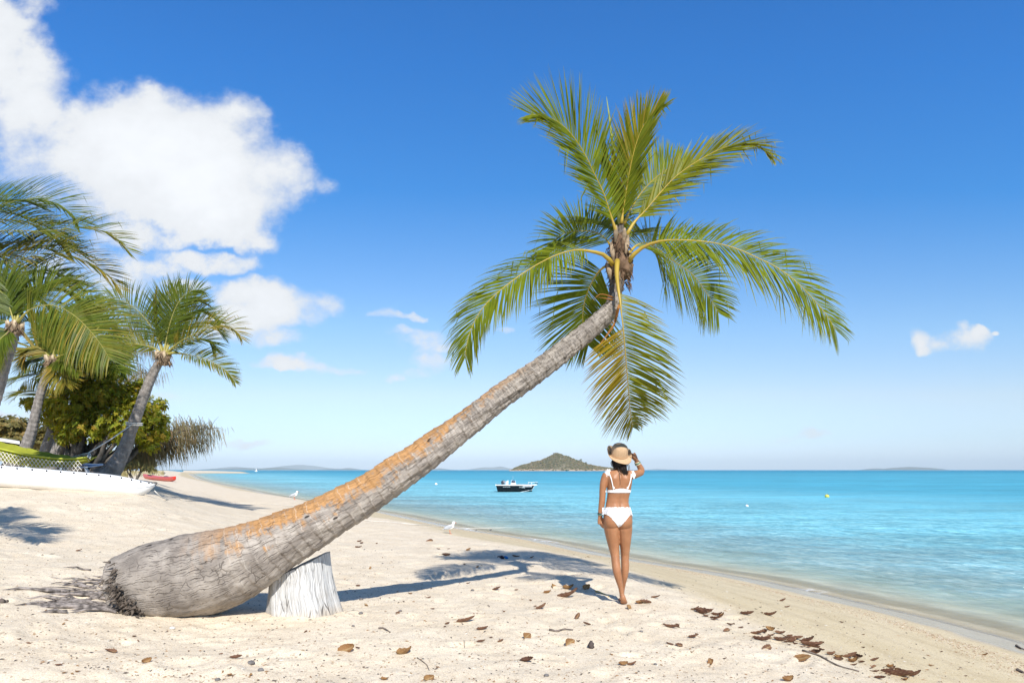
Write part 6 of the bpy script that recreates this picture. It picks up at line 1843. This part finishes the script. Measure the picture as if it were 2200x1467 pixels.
# bracelets
def bracelet(c, ax_, r, th, mat, label):
    ax_ = ax_.normalized(); u_ = ax_.cross(Vector((0, 1, 0))).normalized(); v_ = ax_.cross(u_)
    mb = MB(); tube(mb, [c + (u_ * math.cos(a) + v_ * math.sin(a)) * r * Hs for a in np.linspace(0, 2 * math.pi, 25)], th, 6)
    o = mb.build('bracelet', mat, woman); o['label'] = label
m_br1 = simple('dark_bead', (.03, .05, .06), .4); m_br2 = simple('green_bead', (.10, .25, .18), .4); m_br3 = simple('cream_bead', (.62, .52, .36), .5)
axl = wp(-.210, .036, .955) - wp(-.206, .030, 1.0)
bracelet(wp(-.2075, .032, .985), axl, .027, .006, m_br1, 'dark bracelet on the lowered left wrist')
bracelet(wp(-.2085, .034, .974), axl, .026, .005, m_br2, 'green bracelet on the lowered left wrist')
axr = WR - EL
bracelet(WR.lerp(EL, .12), axr, .0265, .006, m_br3, 'cream bracelet nearest the raised hand')
bracelet(WR.lerp(EL, .20), axr, .028, .006, m_br2, 'green bracelet on the raised wrist')
bracelet(WR.lerp(EL, .28), axr, .030, .006, m_br3, 'cream bracelet lower on the raised forearm')
# ------------------------------------------------------------------ leaf litter on the sand
def litter_mat(name, c1, c2, c3):
    m, t, out = new_mat(name)
    oi = t.node('ShaderNodeObjectInfo'); pos = t.node('ShaderNodeNewGeometry').outputs['Position']
    c = t.mix(oi.outputs['Random'], c1, c2)
    c = t.mix(t.ramp(t.noise(pos, 22, 4), .45, .68, 0, .7), c, c3)
    v_ = t.attr('vein'); c = t.mix(v_, c, (.42, .30, .15))
    b = t.node('ShaderNodeBsdfPrincipled', i_Roughness=.7); t.put(b.inputs['Base Color'], c); b.inputs['Specular IOR Level'].default_value = .2
    tl = t.node('ShaderNodeBsdfTranslucent'); t.put(tl.inputs[0], c)
    mx = t.node('ShaderNodeMixShader', i_0=.2); t.l.new(b.outputs[0], mx.inputs[1]); t.l.new(tl.outputs[0], mx.inputs[2])
    t.l.new(mx.outputs[0], out.inputs[0]); return m
m_tan = litter_mat('dry_leaf_tan', (.33, .185, .075), (.27, .13, .05), (.15, .07, .03))
m_red = litter_mat('dry_leaf_red', (.135, .060, .042), (.21, .105, .065), (.07, .032, .028))
def leaf_mesh(name, mat, seed, L=1.0, W=.55, curl=1.2, fold=.6, twist=.5, ragged=.1):
    """one curled dead leaf, unit long, lying about the origin"""
    r = random.Random(seed); mb = MB(); rows = []; nl_, nw = 14, 8
    for i in range(nl_ + 1):
        f = i / nl_; w = W * .5 * math.sin(math.pi * min(1, f ** .75 * .97 + .03)) ** .75 * (1 + ragged * .45 * math.sin(i * 2.3 + seed) + ragged * .5 * mnoise.noise(Vector((f * 7, seed, 0)))) + .012
        ang = (f - .35) * curl; row = []
        cx = math.sin(ang) / max(.2, abs(curl)) * L if abs(curl) > .2 else (f - .35) * L
        cz = (1 - math.cos(ang)) / max(.2, abs(curl)) * L if abs(curl) > .2 else 0
        tw = twist * (f - .4)
        for k in range(nw + 1):
            s = k / nw * 2 - 1; a = s * fold
            y = math.sin(a) / max(fold, .1) * w; z = (1 - math.cos(a)) / max(fold, .1) * w * 1.3 + .03 * w * math.sin(f * 22 + s * 2) + .05 * w * mnoise.noise(Vector((f * 4, s * 3, seed)))
            y2 = y * math.cos(tw) - z * math.sin(tw); z2 = y * math.sin(tw) + z * math.cos(tw)
            row.append(mb.add((cx + (.03 * math.sin(k * 5 + i * 3) if k in (0, nw) else 0), y2, cz + z2), .8 if k == nw // 2 else (.25 if (i + k) % 3 == 0 else 0)))
        rows.append(row)
    for i in range(nl_):
        for k in range(nw): mb.quad(rows[i][k], rows[i][k + 1], rows[i + 1][k + 1], rows[i + 1][k])
    p0 = rows[0][nw // 2]; v0 = Vector(mb.v[p0])
    n0 = len(mb.v)
    tube(mb, [v0, v0 + Vector((-.10, .01, .02)), v0 + Vector((-.20, .03, .0))], [.014, .012, .010], 5, a=.6)
    zmin = min(v_[2] for v_ in mb.v); mb.v = [(a, b, c - zmin) for a, b, c in mb.v]
    me = bpy.data.meshes.new(name); me.from_pydata(mb.v, [], mb.f); me.materials.append(mat)
    at = me.attributes.new('vein', 'FLOAT', 'POINT'); at.data.foreach_set('value', mb.a)
    me.polygons.foreach_set('use_smooth', [True] * len(mb.f)); me.update(); return me
LM = [leaf_mesh('dry_leaf', m_tan, 1, 1, .60, 1.6, .9, .6), leaf_mesh('dry_leaf', m_tan, 2, 1, .62, .9, .5, -.5), leaf_mesh('dry_leaf', m_tan, 3, 1, .58, 2.2, 1.1, .9, .2),
      leaf_mesh('dry_leaf', m_red, 4, 1, .46, 1.1, 1.3, .8, .2), leaf_mesh('dry_leaf', m_red, 5, 1, .50, -.9, 1.0, -.8, .25), leaf_mesh('dry_leaf', m_red, 6, 1, .40, 1.4, 1.5, 1.2, .3), leaf_mesh('dry_leaf', m_tan, 7, 1, .66, .5, .35, .2)]
rl = random.Random(31)
def put_leaf(px, py, size, kind, label, group='dead leaves on the sand', rot=None, tilt=None):
    g = G(px, py)
    o = bpy.data.objects.new('dry_leaf', LM[kind]); COL.objects.link(o)
    o.location = g + Vector((0, 0, .004)); s = size * g.y / F / 1.12
    o.scale = (s, s, s * rl.uniform(.8, 1.2))
    o.rotation_euler = (tilt if tilt is not None else rl.uniform(-.35, .35), rl.uniform(-.3, .3), rot if rot is not None else rl.uniform(0, 6.28))
    return tag(o, label, 'leaf', group)
BIG = [
 (740, 1398, 48, 0, 'large tan leaf curled to a peak below the stump, right of it', .2), (866, 1405, 52, 2, 'large tan leaf curled up like a claw on the foreground sand', .6), (996, 1336, 50, 3, 'flat red-brown leaf pair-like and crumpled on the mid sand below the trunk shadow', .1),
 (960, 1341, 18, 5, 'thin brown sliver of leaf left of the crumpled red-brown leaf', .9), (1033, 1353, 32, 3, 'narrow red-brown leaf rolled lengthwise below the crumpled one', .3), (1129, 1370, 36, 1, 'broad tan leaf standing on edge with holes in it', 1.2),
 (1078, 1379, 20, 4, 'small pink-brown leaf left of the broad tan leaf with holes', .8), (1031, 1382, 24, 5, 'small brown leaf with a long stalk on the foreground sand', 0), (1220, 1384, 40, 1, 'tan leaf folded in narrow strips beside the dark seed cone', 1.0),
 (1129, 1420, 44, 3, 'rolled brown leaf slanting down to the right in the foreground', -.6), (917, 1460, 34, 0, 'broad tan leaf cut by the bottom edge of the picture', .9), (824, 1459, 24, 2, 'small tan and brown curled leaf at the bottom edge left of the broad one', .3),
 (1160, 1309, 32, 5, 'spiky star-shaped brown leaf on the open sand left of the woman', .4), (1239, 1328, 28, 3, 'squarish red-brown leaf left of the woman feet', 1.2), (1263, 1343, 22, 4, 'small winged brown leaf just below the squarish one', .3),
 (1350, 1308, 26, 1, 'tan leaf standing right under the woman heel', 1.4), (1391, 1299, 30, 4, 'dark brown curled leaf right of the woman feet', .2), (1372, 1296, 26, 0, 'olive-tan leaf between the woman feet and the dark curled leaf', .7), (1406, 1290, 26, 3, 'bright reddish leaf lying flat beyond the woman feet', 0),
 (1439, 1348, 40, 5, 'dark leaf with upturned ends right below the woman', -.3), (1455, 1347, 26, 4, 'chunky brown leaf touching the dark upturned one', .9), (1505, 1316, 44, 3, 'long brown leaf lying along the drift line at its upper end', -.35), (1562, 1359, 26, 4, 'triangular brown leaf beside the drift line', .7),
 (1486, 1370, 30, 5, 'forked brown leaf left of the triangular one', .5), (1437, 1387, 22, 3, 'small pale brown leaf left of its twin below the forked leaf', -.4), (1460, 1388, 22, 4, 'small brown leaf with raised tip right of its twin', .2), (1529, 1427, 34, 2, 'dark olive leaf standing upright in the lower right sand', 1.3),
 (1336, 1428, 26, 0, 'rounded tan leaf with a long dark stalk at lower centre right', 0), (1355, 1429, 26, 5, 'thin dark leaf sliver joined to the rounded tan leaf', .1), (1629, 1378, 42, 3, 'big brown leaf rolled into a tube, above the drift line pile', -.4), (1648, 1397, 34, 4, 'dark purple-brown crumpled leaf in the middle of the drift pile', .5),
 (1717, 1419, 44, 6, 'broad golden-brown leaf lying flat in the drift pile', -.3), (1738, 1387, 60, 5, 'long thin leaf streamer trailing right from the drift pile', -.15), (1601, 1320, 34, 3, 'brown leaf lying on the damp sand right of the woman', -.4), (1652, 1322, 34, 5, 'dark arched leaf stalk on the damp sand', -.6),
 (1680, 1291, 18, 3, 'lone orange-brown leaf near the wet sand edge', 0), (1938, 1453, 84, 4, 'large dark brown leaf heap cut by the bottom edge at the right', -.35), (1689, 1463, 34, 2, 'very dark curled leaf at the bottom edge', .3), (1187, 1261, 26, 1, 'pale leaf upright in the frond shadow edge', 1.2),
 (1218, 1265, 38, 2, 'clump-like golden leaf left of the woman ankles', .4), (1256, 1264, 26, 0, 'small golden leaf touching the golden clump on its right', .8), (1175, 1273, 26, 2, 'dark tan rolled leaf below the golden clump', .2), (1215, 1283, 62, 5, 'long twig-like brown leaf below the golden clump', -.25), (1064, 1267, 26, 3, 'slim brown leaf under the trunk shadow', -.2),
 (168, 1184, 16, 3, 'rusty brown leaf on the open sand left of the trunk', .2), (312, 1432, 28, 2, 'tan curled leaf at lower left', .8), (496, 1451, 26, 6, 'orange-brown flat leaf at the bottom, left of centre', 1.1), (241, 1402, 30, 4, 'dark crumpled leaf at lower left', .3), (124, 1430, 20, 5, 'small brown leaf with a stalk at far lower left', .4), (503, 1421, 34, 3, 'flat pale brown leaf pair below the stump', 0),
 (1106, 1196, 22, 5, 'dark leaf scrap in the palm crown shadow', -.3), (956, 1193, 24, 3, 'rusty leaf beside the palm frond shadow', -.2), (1005, 1182, 14, 0, 'small tan leaf beyond the palm crown shadow', .4), (925, 1162, 18, 4, 'brown leaf right of the trunk on damp sand', 0), (768, 1177, 22, 3, 'brown leaf under the trunk near the stump', -.4),
]
for i, (px, py, s, k, lab, r_) in enumerate(BIG): put_leaf(px, py, s, k, lab, rot=r_, tilt=(.75, -.6, .3, 1.0, -.25)[i % 5] if k in (0, 1, 2, 4) else None)
# the pile along the drift line
for i in range(74):
    f = rl.random() ** .8; px = 1490 + (1960 - 1490) * f; py = 1312 + (1462 - 1312) * f + rl.gauss(0, 6.5)
    put_leaf(px, py, rl.choice((10, 14, 18, 24, 30, 40)), rl.choice((3, 4, 5, 5, 5, 3, 4, 2)), 'dead brown leaf in the tangled drift line along the edge of the dry sand', 'leaves tangled in the drift line', rot=rl.gauss(-.35, .7))
# small scattered ones
for i in range(95):
    if i < 40: px, py = rl.uniform(20, 1500), rl.uniform(1340, 1464)
    elif i < 70: px, py = rl.uniform(700, 1300), rl.uniform(1130, 1330)
    else: px, py = rl.uniform(1500, 2150), rl.uniform(1300, 1464)
    if px > 1500 and py < 1242 + (px - 1600) * .22 + 40: continue
    put_leaf(px, py, rl.uniform(5, 15), rl.choice((0, 1, 3, 4, 5, 3)), 'scrap of dead leaf scattered on the sand', 'small leaf scraps on the sand')

# twigs, stones, cone
m_twig = simple('dry_twig', (.17, .14, .12), .9, .1, var=.4, vscale=20)
def twig(pts, r, label):
    P_ = [G(a, b) for a, b in pts]
    for p in P_: p.z += r * .8
    mb = MB(); path = catmull(P_, 10); tube(mb, path, [r * (1 - .5 * i / 10) * (1 + .2 * math.sin(i * 2.1)) for i in range(11)], 6)
    tag(mb.build('twig', m_twig, loc=P_[0]), label, 'twig', 'twigs on the sand')
twig([(1180, 1354), (1195, 1357), (1212, 1353), (1231, 1355)], .011, 'grey driftwood twig on the sand below left of the woman')
twig([(813, 1351), (824, 1353), (838, 1359)], .009, 'short dark twig below the trunk shadow')
twig([(896, 1413), (908, 1421), (917, 1430), (922, 1440)], .004, 'thin curved orange-brown root in the foreground')
twig([(997, 1379), (998, 1392), (1000, 1404)], .003, 'thin upright grass stalk on the foreground sand')
twig([(2184, 1388), (2194, 1394), (2204, 1397)], .016, 'dark stick at the water edge on the right border')
twig([(2186, 1441), (2200, 1447)], .018, 'dark stick end at the lower right border')
twig([(1724, 1404), (1760, 1415), (1800, 1432), (1846, 1446)], .009, 'long dark stalk running through the drift line pile')
twig([(1280, 1270), (1296, 1276), (1308, 1284)], .008, 'yellow palm leaflet lying behind the woman feet')
twig([(118, 1292), (104, 1296), (85, 1300)], .012, 'grey broken root lying left of the trunk butt')
twig([(2, 1301), (10, 1298), (16, 1297)], .022, 'thick dark stub at the left border')
for nm in ('yellow palm leaflet lying behind the woman feet',):
    o = [q for q in COL.objects if q.get('label') == nm][0]; o.data.materials.clear(); o.data.materials.append(simple('yellow_leaflet', (.50, .36, .06), .6)); o.name = 'palm_leaflet'; o['category'] = 'leaf'
m_stone = simple('grey_pebble', (.16, .15, .145), .8, .2, var=.3, vscale=30)
def pebble(px, py, r, label):
    g = G(px, py); mb = MB(); s = r * g.y / F; sd_ = px * .1
    ellipsoid(mb, g + Vector((0, 0, s * .35)), s * 1.15, s, s * .7, 12, 8, fn=lambda p: 1 + .2 * mnoise.noise(p * 1.6 + Vector((sd_, 0, 0))))
    tag(mb.build('pebble', m_stone, loc=g), label, 'pebble', 'pebbles on the sand')
pebble(776, 1288, 4, 'dark pebble at the edge of the trunk shadow right of the stump'); pebble(775, 1318, 4.5, 'dark pebble right of the stump foot'); pebble(860, 1313, 3.4, 'grey pebble under the middle of the trunk shadow')
pebble(1015, 1268, 3.6, 'dark pebble below the trunk shadow toward the woman'); pebble(539, 1425, 7, 'pale grey rounded pebble below the stump'); pebble(560, 1441, 6, 'grey nut-like pebble beneath the pale one'); pebble(468, 1460, 5.5, 'grey pebble at the bottom border left of centre')
pebble(1378, 1357, 3.4, 'small round dark pebble below right of the woman'); pebble(1408, 1423, 3.6, 'dark pebble at lower centre right'); pebble(1174, 1452, 5, 'dark pebble near the bottom border, centre'); pebble(759, 1346, 3, 'tiny grey pebble beyond the stump foot')
gC = G(1270, 1388); mb = MB(); s = 9 * gC.y / F
ellipsoid(mb, gC + Vector((0, 0, s * .7)), s * .75, s * .75, s, 12, 10, fn=lambda p: 1 + .2 * math.sin(p.x * 17 + p.z * 9) * math.cos(p.y * 17))
tag(mb.build('seed_cone', simple('seed_cone', (.075, .06, .055), .9, .1, var=.4, vscale=40), loc=gC), 'dark knobbly seed cone on the sand below left of the woman', 'seed cone')
gS = G(370, 1351); mb = MB(); s = 6 * gS.y / F
ellipsoid(mb, gS + Vector((0, 0, s * .4)), s, s * .7, s * .55, 12, 8, fn=lambda p: 1 + .12 * math.sin(p.x * 14)); tag(mb.build('shell', simple('white_shell', (.72, .70, .66), .5), loc=gS), 'small white shell in front of the trunk base', 'shell')
# small dark and blue thing at the edge of the crown shadow
gB = G(1085, 1200); kB = gB.y / F
bb = empty('beach_sandals', gB, 'small bright blue and dark items lying at the edge of the palm crown shadow', 'sandals')
mb = MB(); RZ = Matrix.Rotation(-.5, 3, 'Z')
for (ox, oy, rot_, mi) in ((2.5, 0, .5, 0),):
    ellipsoid(mb, gB + Vector((ox * kB, 0, 3 * kB)), 5.5 * kB, 3.5 * kB, 3.0 * kB, 14, 8, rot=Matrix.Rotation(.5, 3, 'Y') @ RZ, fn=lambda p: 1 + .2 * mnoise.noise(p * 2))
mb.build('blue_part', simple('bright_blue_rubber', (.01, .16, .42), .4, .4), bb)
mb = MB(); ellipsoid(mb, gB + Vector((-6 * kB, 0, 3.5 * kB)), 5.5 * kB, 2.2 * kB, 3.2 * kB, 14, 8, rot=Matrix.Rotation(.7, 3, 'Y') @ RZ, fn=lambda p: 1 + .2 * mnoise.noise(p * 2))
tube(mb, [gB + Vector((-17 * kB, 0, 4 * kB)), gB + Vector((-13 * kB, 0, 5.5 * kB)), gB + Vector((-7 * kB, 0, 1 * kB))], 1.3 * kB, 6)
mb.build('dark_part', simple('dark_purple_rubber', (.03, .012, .022), .5, .3), bb)
# driftwood far up the beach
gD = G(350, 1019); kD = gD.y / F; mb = MB()
for (x0, z0, x1, z1, r) in ((-3, 0, 2, 5, 1.0), (-2, 0, -1, 7, .9), (0, 0, 6, 3.5, .8), (-4, 1, 4, 1, 1.3), (1, 1, 3.5, 5.5, .7)):
    tube(mb, [gD + Vector((x0 * kD, 0, z0 * kD)), gD + Vector(((x0 + x1) / 2 * kD, .1, (z0 + z1) / 2 * kD + .1)), gD + Vector((x1 * kD, 0, z1 * kD))], [r * kD, r * kD * .8, r * kD * .4], 6)
tag(mb.build('driftwood', m_bark_dark, loc=gD), 'dark driftwood branch far up the beach beyond the red kayak', 'driftwood')
# specks: bark crumbs and grit over the dry sand, shell grit along the swash line
mb = MB()
for i in range(2600):
    px = rl.uniform(-20, 2200); py = 1467 - 400 * rl.random() ** 1.7
    D = CAMZ - .95; D = D * F / max(20, (py - HY)); x = (px - CX) / F * D
    if D > 14: continue
    mb.a.append((x, D))
pts = np.array(mb.a); mb.a = []
dd = shore_d(pts[:, 0], pts[:, 1]); zz = gheight(pts[:, 0], pts[:, 1], dd)
for (x, y), z, d_ in zip(pts, zz, dd):
    if d_ < 1.6: continue
    s = rl.uniform(.0022, .0075) * (.7 + y * .05); a = rl.uniform(0, 3.14); L = s * rl.uniform(1, 3.5)
    p = Vector((x, y, z + s * .3)); u1 = Vector((math.cos(a), math.sin(a), rl.uniform(-.2, .3))) * L; v1 = Vector((-math.sin(a), math.cos(a), 0)) * s
    ids = [mb.add(p - u1), mb.add(p + v1), mb.add(p + u1), mb.add(p - v1), mb.add(p + Vector((0, 0, s)))]
    for k in range(4): mb.face((ids[k], ids[(k + 1) % 4], ids[4]))
def crumb_mat(name, cs):
    m, t, out = new_mat(name); g = t.node('ShaderNodeNewGeometry'); rp = t.node('ShaderNodeValToRGB'); t.put(rp.inputs[0], g.outputs['Random Per Island']); rp.color_ramp.interpolation = 'CONSTANT'
    el = rp.color_ramp.elements
    while len(el) < len(cs): el.new(.5)
    for i, (e_, c_) in enumerate(zip(el, cs)): e_.position = i / len(cs); e_.color = c_ + (1,)
    b = t.node('ShaderNodeBsdfPrincipled', i_Roughness=.85); t.put(b.inputs['Base Color'], rp.outputs[0]); t.l.new(b.outputs[0], out.inputs[0]); return m
tag(mb.build('beach_debris', crumb_mat('bark_crumbs', [(.10, .08, .065), (.22, .12, .06), (.30, .17, .08), (.07, .06, .055), (.36, .25, .15), (.16, .13, .11), (.6, .57, .5)]), smooth=False), kind='stuff')
mb = MB(); xs = []; 
for i in range(60000):
    if len(xs) >= 5200: break
    y = 6.5 + 22 * rl.random() ** 2.2; x = np.interp(y, SHY[10:110], SHX[10:110]) - rl.gauss(1.45, .22 + .1 * math.sin(y * 2)) ; xs.append((x, y))
pts = np.array(xs); dd = shore_d(pts[:, 0], pts[:, 1]); zz = gheight(pts[:, 0], pts[:, 1], dd)
for (x, y), z, d_ in zip(pts, zz, dd):
    s = rl.uniform(.003, .009); a = rl.uniform(0, 3.14); p = Vector((x, y, z + s * .2)); u1 = Vector((math.cos(a), math.sin(a), .2)) * s * 1.5; v1 = Vector((-math.sin(a), math.cos(a), 0)) * s
    ids = [mb.add(p - u1), mb.add(p + v1), mb.add(p + u1), mb.add(p - v1), mb.add(p + Vector((0, 0, s * .7)))]
    for k in range(4): mb.face((ids[k], ids[(k + 1) % 4], ids[4]))
tag(mb.build('shell_grit', crumb_mat('shell_grit', [(.40, .27, .17), (.50, .37, .25), (.30, .20, .12), (.62, .54, .44), (.26, .17, .11)]), smooth=False), kind='stuff')
